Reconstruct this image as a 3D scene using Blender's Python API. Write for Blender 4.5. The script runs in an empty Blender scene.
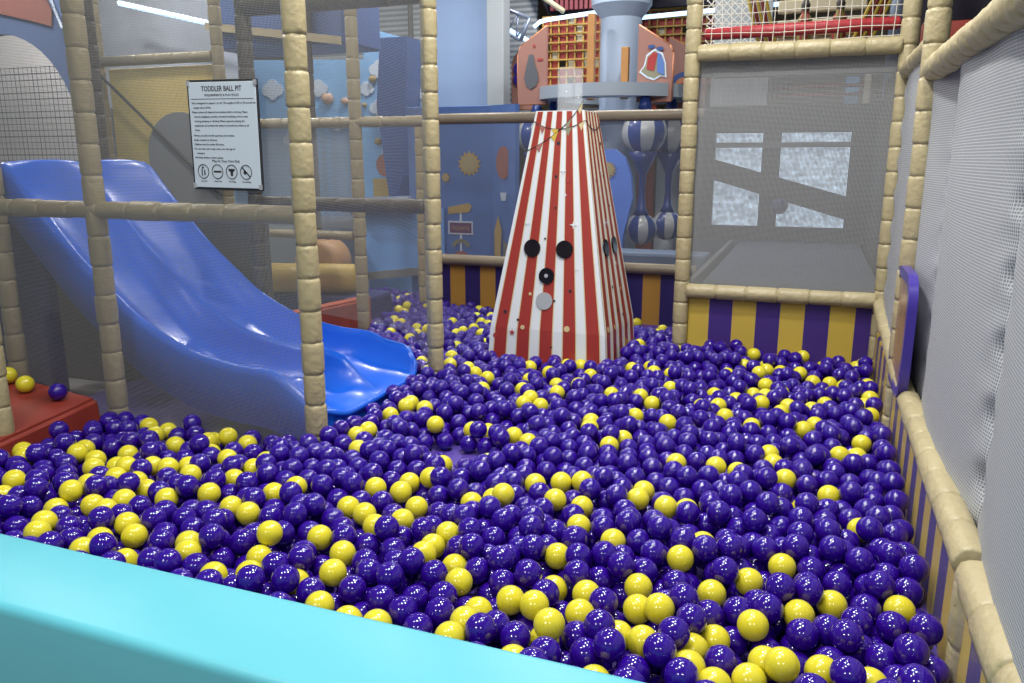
import bpy, bmesh, math, random, base64
import numpy as np
from mathutils import Vector, Matrix
PI = math.pi
SC = bpy.context.scene
COL = SC.collection

# ---------------------------------------------------------------- camera
cam_d = bpy.data.cameras.new('camera'); cam = bpy.data.objects.new('camera', cam_d); COL.objects.link(cam)
FPX = 800.0; PITCH = math.atan(183.5/800.0); YAW = math.atan(304.0/(800.0/math.cos(PITCH)))
cam_d.sensor_fit = 'HORIZONTAL'; cam_d.sensor_width = 36.0; cam_d.lens = FPX/1024.0*36.0
cam_d.clip_start = 0.05; cam_d.clip_end = 100
cam.location = (0, 0, 1.42); cam.rotation_euler = (PI/2-PITCH, 0, YAW)
SC.camera = cam
# ---------------------------------------------------------------- world, lights, exposure
SC.view_settings.view_transform = 'Standard'; SC.view_settings.look = 'None'
SC.view_settings.gamma = 1; SC.view_settings.use_curve_mapping = False
SC.view_settings.exposure = 0.0
w = bpy.data.worlds.new('hall_light'); SC.world = w; w.use_nodes = True
w.node_tree.nodes['Background'].inputs[0].default_value = (0.80, 0.87, 1.0, 1)
w.node_tree.nodes['Background'].inputs[1].default_value = 0.15
def area(name, loc, size, power, col=(1, .97, .92), rot=(0, 0, 0), shape='DISK'):
    d = bpy.data.lights.new(name, 'AREA'); d.shape = shape; d.size = size; d.energy = power; d.color = col
    o = bpy.data.objects.new(name, d); COL.objects.link(o); o.location = loc; o.rotation_euler = rot
    return o
for n, (x, y, z, p) in enumerate([(-1.0, 1.3, 3.7, 42), (-0.9, 3.0, 3.7, 60), (0.0, 2.2, 3.7, 36), (-2.2, 0.7, 3.7, 32), (-0.2, 4.0, 3.7, 30),
                                  (-5.2, 6.3, 3.9, 60), (-3.3, 6.6, 3.9, 60), (-1.4, 7.0, 3.9, 36), (-5.3, 3.6, 3.6, 46), (-5.6, 4.9, 3.6, 60), (-4.3, 3.9, 3.5, 22), (-1.6, -1.7, 3.0, 62), (.6, -1.2, 3.0, 26), (.1, 7.4, 3.9, 16), (-2.2, 7.9, 3.9, 40)]):  # includes added fill lamps: behind the camera, at arch, yellow board and rope lattice
    area('ceiling_and_fill_light', (x, y, z), .30, p)

# ---------------------------------------------------------------- materials
def mat(name, col, rough=.5, metal=0., spec=.5, noise=0., nscale=30, bump=0., bscale=200, emit=None, est=0., coat=0., sss=0.):
    m = bpy.data.materials.new(name); m.use_nodes = True; nt = m.node_tree; b = nt.nodes['Principled BSDF']
    b.inputs['Base Color'].default_value = (*col, 1); b.inputs['Roughness'].default_value = rough
    b.inputs['Metallic'].default_value = metal; b.inputs['Specular IOR Level'].default_value = spec
    b.inputs['Coat Weight'].default_value = coat; b.inputs['Coat Roughness'].default_value = .08
    if emit: b.inputs['Emission Color'].default_value = (*emit, 1); b.inputs['Emission Strength'].default_value = est
    tc = None
    if noise or bump:
        tc = nt.nodes.new('ShaderNodeTexCoord')
    if noise:
        n = nt.nodes.new('ShaderNodeTexNoise'); n.inputs['Scale'].default_value = nscale; n.inputs['Detail'].default_value = 4
        nt.links.new(tc.outputs['Object'], n.inputs['Vector'])
        mx = nt.nodes.new('ShaderNodeMix'); mx.data_type = 'RGBA'
        mx.inputs[6].default_value = (*[c*(1-noise) for c in col], 1); mx.inputs[7].default_value = (*[min(1, c*(1+noise)) for c in col], 1)
        nt.links.new(n.outputs['Fac'], mx.inputs[0]); nt.links.new(mx.outputs[2], b.inputs['Base Color'])
    if bump:
        n2 = nt.nodes.new('ShaderNodeTexNoise'); n2.inputs['Scale'].default_value = bscale
        nt.links.new(tc.outputs['Object'], n2.inputs['Vector'])
        bp = nt.nodes.new('ShaderNodeBump'); bp.inputs['Strength'].default_value = bump; bp.inputs['Distance'].default_value = .01
        nt.links.new(n2.outputs['Fac'], bp.inputs['Height']); nt.links.new(bp.outputs[0], b.inputs['Normal'])
    return m
def math_n(nt, op, a, b=None, c=None):
    n = nt.nodes.new('ShaderNodeMath'); n.operation = op
    for i, v in enumerate((a, b, c)):
        if v is None: continue
        if isinstance(v, (int, float)): n.inputs[i].default_value = v
        else: nt.links.new(v, n.inputs[i])
    return n.outputs[0]
def net_mat(name, col, cell, thread, diamond=False, film=0., bumpy=False):
    """woven netting: threads of width `thread` (share of the cell) on the UV map, which is in metres; holes let light pass"""
    m = bpy.data.materials.new(name); m.use_nodes = True; nt = m.node_tree
    out = nt.nodes['Material Output']; b = nt.nodes['Principled BSDF']
    b.inputs['Base Color'].default_value = (*col, 1); b.inputs['Roughness'].default_value = .7
    uv = nt.nodes.new('ShaderNodeUVMap'); sp = nt.nodes.new('ShaderNodeSeparateXYZ'); nt.links.new(uv.outputs[0], sp.inputs[0])
    u, v = sp.outputs[0], sp.outputs[1]
    if diamond:
        u, v = math_n(nt, 'ADD', u, v), math_n(nt, 'SUBTRACT', u, v)
    fu = math_n(nt, 'LESS_THAN', math_n(nt, 'FRACT', math_n(nt, 'DIVIDE', u, cell)), thread)
    fv = math_n(nt, 'LESS_THAN', math_n(nt, 'FRACT', math_n(nt, 'DIVIDE', v, cell)), thread)
    f = math_n(nt, 'MAXIMUM', math_n(nt, 'MAXIMUM', fu, fv), film)
    tr = nt.nodes.new('ShaderNodeBsdfTransparent'); mx = nt.nodes.new('ShaderNodeMixShader')
    nt.links.new(f, mx.inputs[0]); nt.links.new(tr.outputs[0], mx.inputs[1]); nt.links.new(b.outputs[0], mx.inputs[2])
    nt.links.new(mx.outputs[0], out.inputs[0])
    return m
def stripe_mat(name, c1, c2, wdt, axis=0, off=0., rough=.45):
    m = bpy.data.materials.new(name); m.use_nodes = True; nt = m.node_tree; b = nt.nodes['Principled BSDF']
    tc = nt.nodes.new('ShaderNodeTexCoord'); sp = nt.nodes.new('ShaderNodeSeparateXYZ'); nt.links.new(tc.outputs['Object'], sp.inputs[0])
    f = math_n(nt, 'LESS_THAN', math_n(nt, 'FRACT', math_n(nt, 'DIVIDE', math_n(nt, 'ADD', sp.outputs[axis], off), 2*wdt)), .5)
    mx = nt.nodes.new('ShaderNodeMix'); mx.data_type = 'RGBA'; mx.inputs[6].default_value = (*c2, 1); mx.inputs[7].default_value = (*c1, 1)
    nt.links.new(f, mx.inputs[0]); nt.links.new(mx.outputs[2], b.inputs['Base Color']); b.inputs['Roughness'].default_value = rough
    return m
M = {}
# foam
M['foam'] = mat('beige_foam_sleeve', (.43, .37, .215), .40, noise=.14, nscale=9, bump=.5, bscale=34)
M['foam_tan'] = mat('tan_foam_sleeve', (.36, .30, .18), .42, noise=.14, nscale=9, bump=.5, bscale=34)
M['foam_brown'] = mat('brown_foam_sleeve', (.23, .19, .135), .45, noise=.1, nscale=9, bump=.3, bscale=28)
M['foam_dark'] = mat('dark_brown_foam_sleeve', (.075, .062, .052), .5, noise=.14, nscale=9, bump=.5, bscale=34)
M['purple_ball'] = mat('purple_ball_plastic', (.026, .0030, .245), .135, spec=.55, coat=.2)
M['yellow_ball'] = mat('yellow_ball_plastic', (.70, .62, .032), .2, spec=.6)
M['purple_mat'] = mat('purple_vinyl', (.085, .05, .32), .5)
M['turq'] = mat('turquoise_vinyl', (.115, .50, .60), .38, noise=.03, nscale=3, bump=.06, bscale=6)
M['slide'] = mat('blue_slide_plastic', (.010, .130, .76), .30, spec=.45, coat=.12)
M['red_vinyl'] = mat('red_vinyl', (.27, .035, .022), .55)  # the shade over the left wedge mat is mixed into this red
M['orange_vinyl'] = mat('orange_vinyl', (.60, .22, .07), .5)
M['yellow_vinyl'] = mat('yellow_vinyl', (.62, .44, .06), .5)
M['navy_vinyl'] = mat('navy_vinyl', (.02, .025, .13), .5)
M['white'] = mat('white_laminate', (.72, .76, .80), .35)
M['black'] = mat('black_plastic', (.006, .005, .010), .12, spec=.6)
M['speaker_grey'] = mat('grey_perforated_metal', (.36, .38, .41), .5, noise=.25, nscale=500)
M['red_paint'] = mat('red_laminate', (.33, .034, .026), .38)
M['gold_trim'] = mat('gold_printed_trim', (.62, .50, .26), .4)
M['clear'] = None
def glass(name, a=.25, col=(.9, .95, 1), rough=.05):
    m = bpy.data.materials.new(name); m.use_nodes = True; nt = m.node_tree; out = nt.nodes['Material Output']; b = nt.nodes['Principled BSDF']
    b.inputs['Base Color'].default_value = (*col, 1); b.inputs['Roughness'].default_value = rough
    tr = nt.nodes.new('ShaderNodeBsdfTransparent'); mx = nt.nodes.new('ShaderNodeMixShader'); mx.inputs[0].default_value = a
    nt.links.new(tr.outputs[0], mx.inputs[1]); nt.links.new(b.outputs[0], mx.inputs[2]); nt.links.new(mx.outputs[0], out.inputs[0])
    return m
M['clear'] = glass('clear_acrylic', .10)
M['vinyl_film'] = glass('clear_vinyl_film', .10, (.75, .78, .8), .12)
M['net_fine'] = net_mat('fine_grey_netting', (.27, .28, .28), .0058, .225)
M['net_side'] = net_mat('open_grey_netting', (.22, .23, .23), .0064, .17)
M['net_haze'] = net_mat('sheer_grey_netting', (.17, .18, .20), .0058, .17)
M['net_dense'] = net_mat('dense_grey_netting', (.26, .27, .28), .0066, .42)
M['net_dia'] = net_mat('diamond_netting', (.36, .34, .30), .030, .13, True)
M['net_black'] = net_mat('black_diamond_netting', (.03, .03, .03), .034, .13, True)
M['net_white'] = net_mat('white_square_netting', (.62, .62, .58), .045, .13)
M['wire_white'] = mat('white_net_cord', (.66, .63, .55), .7)
M['pink'] = mat('salmon_painted_board', (.33, .165, .135), .5)
M['pink_edge'] = mat('orange_painted_edge', (.50, .20, .10), .45)
M['pale_wall'] = mat('pale_blue_plaster', (.23, .33, .53), .6, noise=.04, nscale=4)
M['pale_grey'] = mat('pale_grey_plaster', (.33, .37, .40), .6, noise=.04, nscale=4)
M['column'] = mat('pale_blue_column_paint', (.36, .45, .60), .45)
M['blue_print'] = mat('blue_mural_board', (.10, .20, .52), .45, noise=.06, nscale=3)
M['sky_print'] = mat('light_blue_climbing_board', (.22, .46, .80), .5, noise=.05, nscale=3)
M['navy_board'] = mat('navy_board', (.035, .085, .27), .5)
M['grey_dark'] = mat('dark_grey_board', (.055, .055, .055), .7)
M['grey_mid'] = mat('mid_grey_board', (.16, .165, .17), .6)
M['carpet'] = mat('grey_blue_carpet', (.10, .12, .17), .9, noise=.3, nscale=300)
M['ceil'] = mat('dark_ceiling_paint', (.012, .010, .022), .8)
M['maroon'] = mat('maroon_corrugated_sheet', (.25, .05, .07), .5)
M['led'] = mat('led_tube', (.8, .9, 1), .4, emit=(.42, .68, 1.0), est=2.2)
M['led_soft'] = mat('white_frosted_light', (.8, .9, 1), .4, emit=(.85, .92, 1.0), est=1.3)
M['truss'] = mat('painted_truss_metal', (.25, .30, .42), .35, metal=.4)
M['wood'] = mat('varnished_wood', (.42, .21, .07), .45, noise=.15, nscale=12)
M['cream'] = mat('cream_board', (.62, .56, .40), .5)
M['cloud'] = mat('white_cloud_print', (.62, .72, .86), .5)
M['sun_print'] = mat('sun_print', (.50, .36, .12), .5)
M['orange_print'] = mat('orange_print', (.38, .15, .12), .5)
M['grey_print'] = mat('grey_print', (.10, .11, .13), .5)
M['sage_print'] = mat('sage_print', (.26, .25, .17), .5)
M['red_print'] = mat('red_print', (.38, .04, .04), .5)
M['blue_balloon'] = mat('navy_balloon_paint', (.025, .06, .26), .3, coat=.3)
M['white_balloon'] = mat('white_balloon_paint', (.50, .53, .56), .3, coat=.3)
M['ink'] = mat('black_print', (.02, .02, .025), .5)
M['sign'] = mat('white_sign_face', (.60, .69, .78), .4)

# ---------------------------------------------------------------- helpers
def link(name, me, m, parent=None, smooth=False):
    if m is not None and not me.materials: me.materials.append(m)
    if smooth:
        me.shade_smooth()
    o = bpy.data.objects.new(name, me); COL.objects.link(o)
    if parent: o.parent = parent
    return o
def obj(name, bm, m, parent=None, smooth=False, angle=None):
    bmesh.ops.recalc_face_normals(bm, faces=bm.faces)
    me = bpy.data.meshes.new(name); bm.to_mesh(me); bm.free()
    o = link(name, me, m, parent, smooth)
    if angle:
        me.shade_smooth()
        try: me.set_sharp_from_angle(angle=angle)
        except Exception: pass
    return o
def empty(name, loc=(0, 0, 0), rz=0):
    o = bpy.data.objects.new(name, None); COL.objects.link(o); o.location = loc; o.rotation_euler = (0, 0, rz); o.empty_display_size = .1
    return o
def tag(o, label, cat, group=None, kind=None):
    if label: o['label'] = label
    if cat: o['category'] = cat
    if group: o['group'] = group
    if kind: o['kind'] = kind
    return o
def part_label(o, l): o['label'] = l; return o
def bx(bm, x0, x1, y0, y1, z0, z1, bev=0., seg=2, mt=None):
    g = bmesh.ops.create_cube(bm, size=1); vs = g['verts']
    for v in vs:
        v.co = Vector(((x0+x1)/2+v.co.x*(x1-x0), (y0+y1)/2+v.co.y*(y1-y0), (z0+z1)/2+v.co.z*(z1-z0)))
    fs = list({f for v in vs for f in v.link_faces})
    if bev:
        es = list({e for v in vs for e in v.link_edges})
        r = bmesh.ops.bevel(bm, geom=es, offset=bev, segments=seg, affect='EDGES', profile=.5)
    if mt:
        bmesh.ops.transform(bm, matrix=mt, verts=list({v for f in bm.faces for v in f.verts}))
    return bm
def box(x0, x1, y0, y1, z0, z1, bev=0., seg=2): return bx(bmesh.new(), x0, x1, y0, y1, z0, z1, bev, seg)
def frame_of(p0, p1):
    p0, p1 = Vector(p0), Vector(p1); d = (p1-p0); L_ = d.length; d.normalize()
    a = Vector((0, 0, 1)) if abs(d.z) < .9 else Vector((0, 1, 0))
    u = d.cross(a).normalized(); v = d.cross(u).normalized()
    return p0, d, u, v, L_
def lathe_axis(bm, p0, p1, prof, n=14, caps=True, wob=None):
    """prof: list of (t along in metres, radius)"""
    o, d, u, v, L_ = frame_of(p0, p1); rings = []
    for i, (t, r) in enumerate(prof):
        ring = []
        for k in range(n):
            a = 2*PI*k/n; rr = r*(1+(wob(i, k) if wob else 0))
            ring.append(bm.verts.new(o+d*t+u*(math.cos(a)*rr)+v*(math.sin(a)*rr)))
        rings.append(ring)
    for a, b in zip(rings, rings[1:]):
        for k in range(n): bm.faces.new((a[k], a[(k+1) % n], b[(k+1) % n], b[k]))
    if caps: bm.faces.new(rings[0]); bm.faces.new(rings[-1])
    return bm
def tube(bm, p0, p1, r, n=10, r1=None):
    L_ = (Vector(p1)-Vector(p0)).length
    return lathe_axis(bm, p0, p1, [(0, r), (L_, r if r1 is None else r1)], n)
def polytube(bm, pts, r, n=8):
    pts = [Vector(p) for p in pts]; rings = []
    for i, p in enumerate(pts):
        d = (pts[min(i+1, len(pts)-1)]-pts[max(i-1, 0)]).normalized()
        a = Vector((0, 0, 1)) if abs(d.z) < .9 else Vector((0, 1, 0)); u = d.cross(a).normalized(); v = d.cross(u).normalized()
        rings.append([bm.verts.new(p+u*(math.cos(2*PI*k/n)*r)+v*(math.sin(2*PI*k/n)*r)) for k in range(n)])
    for a, b in zip(rings, rings[1:]):
        for k in range(n): bm.faces.new((a[k], a[(k+1) % n], b[(k+1) % n], b[k]))
    bm.faces.new(rings[0]); bm.faces.new(rings[-1]); return bm
def padded(p0, p1, r=.042, seg=.13, seed=0):
    """a pipe in foam sleeves: short bulging sleeves pinched at the ties between them"""
    rnd = random.Random(seed); L_ = (Vector(p1)-Vector(p0)).length; n = max(1, round(L_/seg)); s = L_/n; prof = []
    for i in range(n):
        k = r*(1+rnd.uniform(-.05, .05)); a = i*s; e = min(.022, s*.2)
        prof += [(a+.001, k*.86), (a+.004, k*.955), (a+e*.7, k*1.0), (a+s*.5, k*1.01), (a+s-e*.7, k*1.0), (a+s-.004, k*.955), (a+s-.001, k*.86)]
    ph = [rnd.uniform(0, 6.28) for _ in range(n+1)]
    def wob(i, kk):
        sgi = i//7; j = i % 7; amp = .05 if j in (1, 5) else (.035 if j in (2, 4) else .012)
        return amp*math.sin(kk*2*PI/16*5+ph[sgi]*3)
    return lathe_axis(bmesh.new(), p0, p1, prof, 16, True, wob)
def post(label, x, y, z0, z1, m='foam', r=.042, seg=.13, name='padded_post', cat='post', dx=0, dy=0):
    o = obj(name, padded((x, y, z0), (x+dx, y+dy, z1), r, seg, hash((round(x*10), round(y*10))) % 999), M[m], smooth=True)
    return tag(o, label, cat)
def rail(label, p0, p1, m='foam', r=.038, seg=.16, name='padded_rail'):
    o = obj(name, padded(p0, p1, r, seg, int(abs(p0[0]*91+p0[2]*37))), M[m], smooth=True)
    return tag(o, label, 'rail')
def quad_uv(name, pts, m, nu=1, nv=1, sag=None, parent=None, thick=False):
    """sheet through 4 corners (p00,p10,p11,p01), UV in metres"""
    P = [Vector(p) for p in pts]; W_ = (P[1]-P[0]).length; H_ = (P[3]-P[0]).length
    bm = bmesh.new(); uvl = bm.loops.layers.uv.new('UVMap'); g = []
    nrm = (P[1]-P[0]).cross(P[3]-P[0]).normalized()
    for j in range(nv+1):
        row = []
        for i in range(nu+1):
            a, b = i/nu, j/nv
            p = P[0]*(1-a)*(1-b)+P[1]*a*(1-b)+P[2]*a*b+P[3]*(1-a)*b
            if sag: p = p+nrm*sag(a, b)
            row.append((bm.verts.new(p), (a*W_, b*H_)))
        g.append(row)
    for j in range(nv):
        for i in range(nu):
            q = (g[j][i], g[j][i+1], g[j+1][i+1], g[j+1][i]); f = bm.faces.new([t[0] for t in q])
            for lp, t in zip(f.loops, q): lp[uvl].uv = t[1]
            f.smooth = True
    me = bpy.data.meshes.new(name); bm.to_mesh(me); bm.free()
    return link(name, me, m, parent)
def poly_uv(name, pts, m, ax, parent=None):
    """flat polygon sheet, UV in metres along the two given axes"""
    bm = bmesh.new(); uvl = bm.loops.layers.uv.new('UVMap'); f = bm.faces.new([bm.verts.new(p) for p in pts])
    for lp in f.loops: lp[uvl].uv = (lp.vert.co[ax[0]], lp.vert.co[ax[1]])
    bmesh.ops.triangulate(bm, faces=bm.faces)
    me = bpy.data.meshes.new(name); bm.to_mesh(me); bm.free(); return link(name, me, m, parent)
def prism(bm, pts, off, mt=None):
    """extrude a polygon of 3D points by the vector off"""
    off = Vector(off); a = [bm.verts.new(Vector(p)) for p in pts]; b = [bm.verts.new(Vector(p)+off) for p in pts]; n = len(a)
    bm.faces.new(a); bm.faces.new(b[::-1])
    for i in range(n): bm.faces.new((a[i], a[(i+1) % n], b[(i+1) % n], b[i]))
    return bm
def disc(bm, c, r, th, ax='y', n=24, sx=1., sz=1.):
    c = Vector(c); pts = []
    for k in range(n):
        a = 2*PI*k/n; p, q = math.cos(a)*r*sx, math.sin(a)*r*sz
        pts.append(c+(Vector((p, 0, q)) if ax == 'y' else Vector((0, p, q))))
    return prism(bm, pts, (0, th, 0) if ax == 'y' else (th, 0, 0))
def star(bm, c, r, th, n=5, k=.42, rot=0):
    c = Vector(c); pts = []
    for i in range(2*n):
        a = PI/2+PI*i/n+rot; rr = r if i % 2 == 0 else r*k
        pts.append(c+Vector((math.cos(a)*rr, 0, math.sin(a)*rr)))
    return prism(bm, pts, (0, th, 0))
def text(name, s, size, mtx, m, parent=None, ax='CENTER', ext=.0004, sx=1., bold=0.):
    c = bpy.data.curves.new(name, 'FONT'); c.body = s; c.size = size; c.align_x = ax; c.extrude = ext; c.resolution_u = 2; c.offset = bold
    t = bpy.data.objects.new(name, c); me = bpy.data.meshes.new_from_object(t); bpy.data.objects.remove(t); bpy.data.curves.remove(c)
    me.transform(mtx@Matrix.Diagonal((sx, 1, 1, 1))); return link(name, me, m, parent)
def struct(name, bm, m, parent=None, smooth=False):
    o = obj(name, bm, m, parent, smooth)
    if not parent: o['kind'] = 'structure'
    return o

# ================================================================ THE HALL
M['floor'] = mat('grey_hall_floor', (.30, .30, .29), .5, noise=.1, nscale=3)
struct('floor', box(-9.5, 3.5, -1.5, 12.2, -.08, 0), M['floor'])
struct('ceiling', box(-9.5, 3.5, 4.0, 12.2, 4.6, 4.7), M['ceil'])
M['farwall'] = mat('warm_far_wall', (.52, .43, .31), .7, noise=.25, nscale=1.5)
struct('wall_back', box(-9.5, 3.5, 12.0, 12.2, 0, 4.6), M['farwall'])
struct('wall_left', box(-9.5, -9.3, 2.0, 12.0, 0, 4.6), mat('grey_side_wall', (.42, .44, .46), .7, noise=.1, nscale=2))
struct('wall_right', box(3.3, 3.5, 4.0, 12.0, 0, 4.6), mat('grey_right_wall', (.30, .30, .32), .7))
struct('trim_1', box(-3.5, .45, 1.42, 4.75, 0, .2), M['purple_mat'])      # raised purple bed under the balls
bm = box(-3.7, -.72, 4.75, 6.35, 0, .2); struct('trim_2', bm, M['purple_mat'])

# ================================================================ TURQUOISE BARRIER
o = obj('padded_barrier', box(-4.4, 1.2, 1.13, 1.405, .02, .42, .022, 4), M['turq'], angle=.6)
tag(o, 'long turquoise vinyl padded barrier along the near edge of the ball pit', 'barrier')
for v in o.data.vertices:
    v.co.y += (v.co.x+1.0)*-.012

# ================================================================ CLIMBING FRAME: POSTS
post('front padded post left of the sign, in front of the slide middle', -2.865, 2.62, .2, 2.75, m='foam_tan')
post('tallest nearest beige padded post, right of the sign and beside the slide exit', -1.815, 2.62, .2, 2.75, r=.044)
post('beige padded post between the slide exit and the striped tower', -1.795, 3.69, .2, 2.75)
post('beige padded post at left end of the yellow and purple striped wall', -.69, 4.77, .2, 2.75, r=.044)
post('beige padded post at the back right corner behind the grey net', .40, 4.77, .2, 2.75, r=.044)
post('right side beige padded post rising behind the purple framed panel', .405, 3.69, .2, 2.75, r=.046)
post('short beige padded post under the near end of the right side rail', .41, 1.86, .2, .50, r=.046)
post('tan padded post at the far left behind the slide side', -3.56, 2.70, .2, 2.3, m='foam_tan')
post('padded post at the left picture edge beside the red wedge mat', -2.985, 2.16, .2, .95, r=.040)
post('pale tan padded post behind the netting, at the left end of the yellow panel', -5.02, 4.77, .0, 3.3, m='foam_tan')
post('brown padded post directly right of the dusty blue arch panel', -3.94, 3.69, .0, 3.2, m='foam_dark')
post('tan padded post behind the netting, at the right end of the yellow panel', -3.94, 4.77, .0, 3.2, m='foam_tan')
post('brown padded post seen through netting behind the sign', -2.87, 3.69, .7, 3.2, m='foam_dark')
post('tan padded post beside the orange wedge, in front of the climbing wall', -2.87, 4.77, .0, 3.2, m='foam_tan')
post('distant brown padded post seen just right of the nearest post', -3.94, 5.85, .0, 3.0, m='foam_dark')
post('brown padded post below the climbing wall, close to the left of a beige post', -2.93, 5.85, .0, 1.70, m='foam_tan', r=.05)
# ---- rails
rail('front padded rail crossing over the slide below the sign', (-4.3, 2.60, 1.205), (-1.85, 2.625, 1.205), 'foam_tan')
rail('dark brown padded rail right of the nearest post, at the sign bottom height', (-2.85, 3.69, 1.18), (-1.83, 3.69, 1.18), 'foam_dark')
rail('dark brown padded beam at the picture top, between two beige posts', (-2.85, 3.69, 2.19), (-1.83, 3.69, 2.19), 'foam_dark', r=.05)
rail('tan padded rail behind the netting, crossing the climbing wall', (-3.9, 4.77, 1.65), (-2.35, 4.77, 1.65), 'foam_tan', r=.034)
rail('thin tan padded rail above the yellow foam roller', (-3.9, 4.77, .90), (-2.92, 4.77, .90), 'foam_tan', r=.03)
rail('tan padded rail along the top of the yellow panel', (-4.98, 4.77, 2.11), (-3.98, 4.77, 2.11), 'foam_tan')
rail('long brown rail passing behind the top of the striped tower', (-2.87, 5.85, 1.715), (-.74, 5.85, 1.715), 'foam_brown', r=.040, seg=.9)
rail('brown rail behind the middle of the striped tower, above shade-darkened stripes', (-2.87, 5.85, .625), (-.74, 5.85, .625), 'foam_brown', r=.042, seg=.9)
rail('beige padded rail on top of the yellow and purple striped wall', (-.66, 4.76, .655), (.37, 4.76, .655), 'foam', r=.042, seg=.175)
rail('beige padded rail under the red tube at the top right', (-.66, 4.76, 1.985), (.37, 4.76, 1.985), 'foam', r=.045, seg=.175)
rail('short beige padded top rail at the far right corner', (.405, 4.72, 1.86), (.405, 3.74, 1.86), 'foam', r=.044, seg=.10)
rail('thick beige padded top rail running towards the camera on the right', (.41, 3.66, 1.76), (.41, .6, 1.76), 'foam', r=.05, seg=.12)
rail('lower beige padded rail along the right side of the pit', (.405, 3.30, .515), (.405, 1.92, .515), 'foam', r=.042, seg=.17)
rail('beige padded rail end joining the lower right rail near the camera', (.41, 1.90, .50), (.43, .7, .50), 'foam', r=.048, seg=.19)
rail('beige padded rail between the purple framed panel and the back corner', (.39, 4.74, .64), (.40, 3.32, .52), 'foam', r=.038, seg=.175)
rt = obj('padded_tube', lathe_axis(bmesh.new(), (-.64, 4.84, 2.095), (.36, 4.84, 2.105), [(0, .02), (.012, .032), (.5, .034), (.985, .032), (1.0, .02)], 14), mat('red_foam', (.40, .035, .045), .45), smooth=True)
tag(rt, 'red foam tube behind the white net at the top right', 'tube')

# ================================================================ NETS
def tagn(o, label): return tag(o, label, 'net')
tagn(quad_uv('safety_net', [(-4.4, 2.545, .2), (-1.835, 2.580, .2), (-1.835, 2.580, 2.9), (-4.4, 2.545, 2.9)], M['net_fine']), 'fine netting stretched over the front frame, carrying the white sign')
tagn(poly_uv('safety_net', [(-1.8, 2.66, .82), (-1.8, 3.30, .63), (-1.8, 3.52, .50), (-1.8, 3.66, .28), (-1.8, 3.66, 2.9), (-1.8, 2.66, 2.9)], M['net_side'], (1, 2)), 'side netting above the slide exit with an opening for the slide')
tagn(quad_uv('safety_net', [(-.65, 4.80, .69), (.37, 4.80, .69), (.37, 4.80, 1.95), (-.65, 4.80, 1.95)], M['net_dense']), 'dense grey net above the yellow and purple striped wall')
tagn(poly_uv('safety_net', [(-3.50, 2.95, 1.02), (-3.42, 2.95, .99), (-2.62, 2.95, .36), (-2.60, 2.95, .29), (-3.50, 2.95, .80)], M['net_black'], (0, 2)), 'black diamond net hanging under the slide side')
tagn(quad_uv('safety_net', [(-4.98, 4.77, 2.15), (-3.98, 4.77, 2.15), (-3.98, 4.77, 3.1), (-4.98, 4.77, 3.1)], M['net_dia']), 'diamond net above the yellow panel')
tagn(quad_uv('safety_net', [(-6.4, 4.6, .9), (-4.85, 4.6, .9), (-4.85, 4.6, 2.08), (-6.4, 4.6, 2.08)], net_mat('grid_netting', (.16, .16, .16), .045, .13)), 'square grid net behind the blue arch opening')
tagn(quad_uv('safety_net', [(-2.85, 5.84, .66), (-.74, 5.84, .66), (-.74, 5.84, 1.68), (-2.85, 5.84, 1.68)], M['net_haze']), 'sheer net between the two brown rails behind the striped tower')
tagn(quad_uv('safety_net', [(-3.89, 4.79, .95), (-2.91, 4.79, .95), (-2.91, 4.79, 1.62), (-3.89, 4.79, 1.62)], M['net_dense']), 'grey net between two tan rails, seen right of the nearest post')
# white net of real cords above the red tube
bm = bmesh.new(); rnd = random.Random(4)
for i in range(20):
    x = -.65+i*.0543; polytube(bm, [(x+.006*math.sin(z*9+i), 4.765, z) for z in (2.02, 2.2, 2.38, 2.56, 2.75)], .0022, 4)
for j in range(14):
    z = 2.03+j*.052; polytube(bm, [(-.65+k*.206, 4.765, z+.006*math.sin(k*1.7+j)) for k in range(6)], .0022, 4)
tagn(obj('safety_net', bm, M['wire_white']), 'white square cord net in front of the red tube at top right')
# strip nets on the right side: quilted pale fabric
M['quilt'] = mat('pale_quilted_netting', (.50, .52, .54), .65)
nt = M['quilt'].node_tree; b = nt.nodes['Principled BSDF']
uv = nt.nodes.new('ShaderNodeUVMap'); sp = nt.nodes.new('ShaderNodeSeparateXYZ'); nt.links.new(uv.outputs[0], sp.inputs[0])
fu = math_n(nt, 'LESS_THAN', math_n(nt, 'FRACT', math_n(nt, 'DIVIDE', sp.outputs[0], .0085)), .34)
fv = math_n(nt, 'LESS_THAN', math_n(nt, 'FRACT', math_n(nt, 'DIVIDE', sp.outputs[1], .0085)), .34)
f = math_n(nt, 'MAXIMUM', fu, fv)
mx = nt.nodes.new('ShaderNodeMix'); mx.data_type = 'RGBA'; mx.inputs[6].default_value = (.19, .20, .215, 1); mx.inputs[7].default_value = (.49, .515, .55, 1)
nt.links.new(f, mx.inputs[0]); nt.links.new(mx.outputs[2], b.inputs['Base Color'])
bp = nt.nodes.new('ShaderNodeBump'); bp.inputs['Strength'].default_value = .3; bp.inputs['Distance'].default_value = .002
nt.links.new(f, bp.inputs['Height']); nt.links.new(bp.outputs[0], b.inputs['Normal'])
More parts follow.
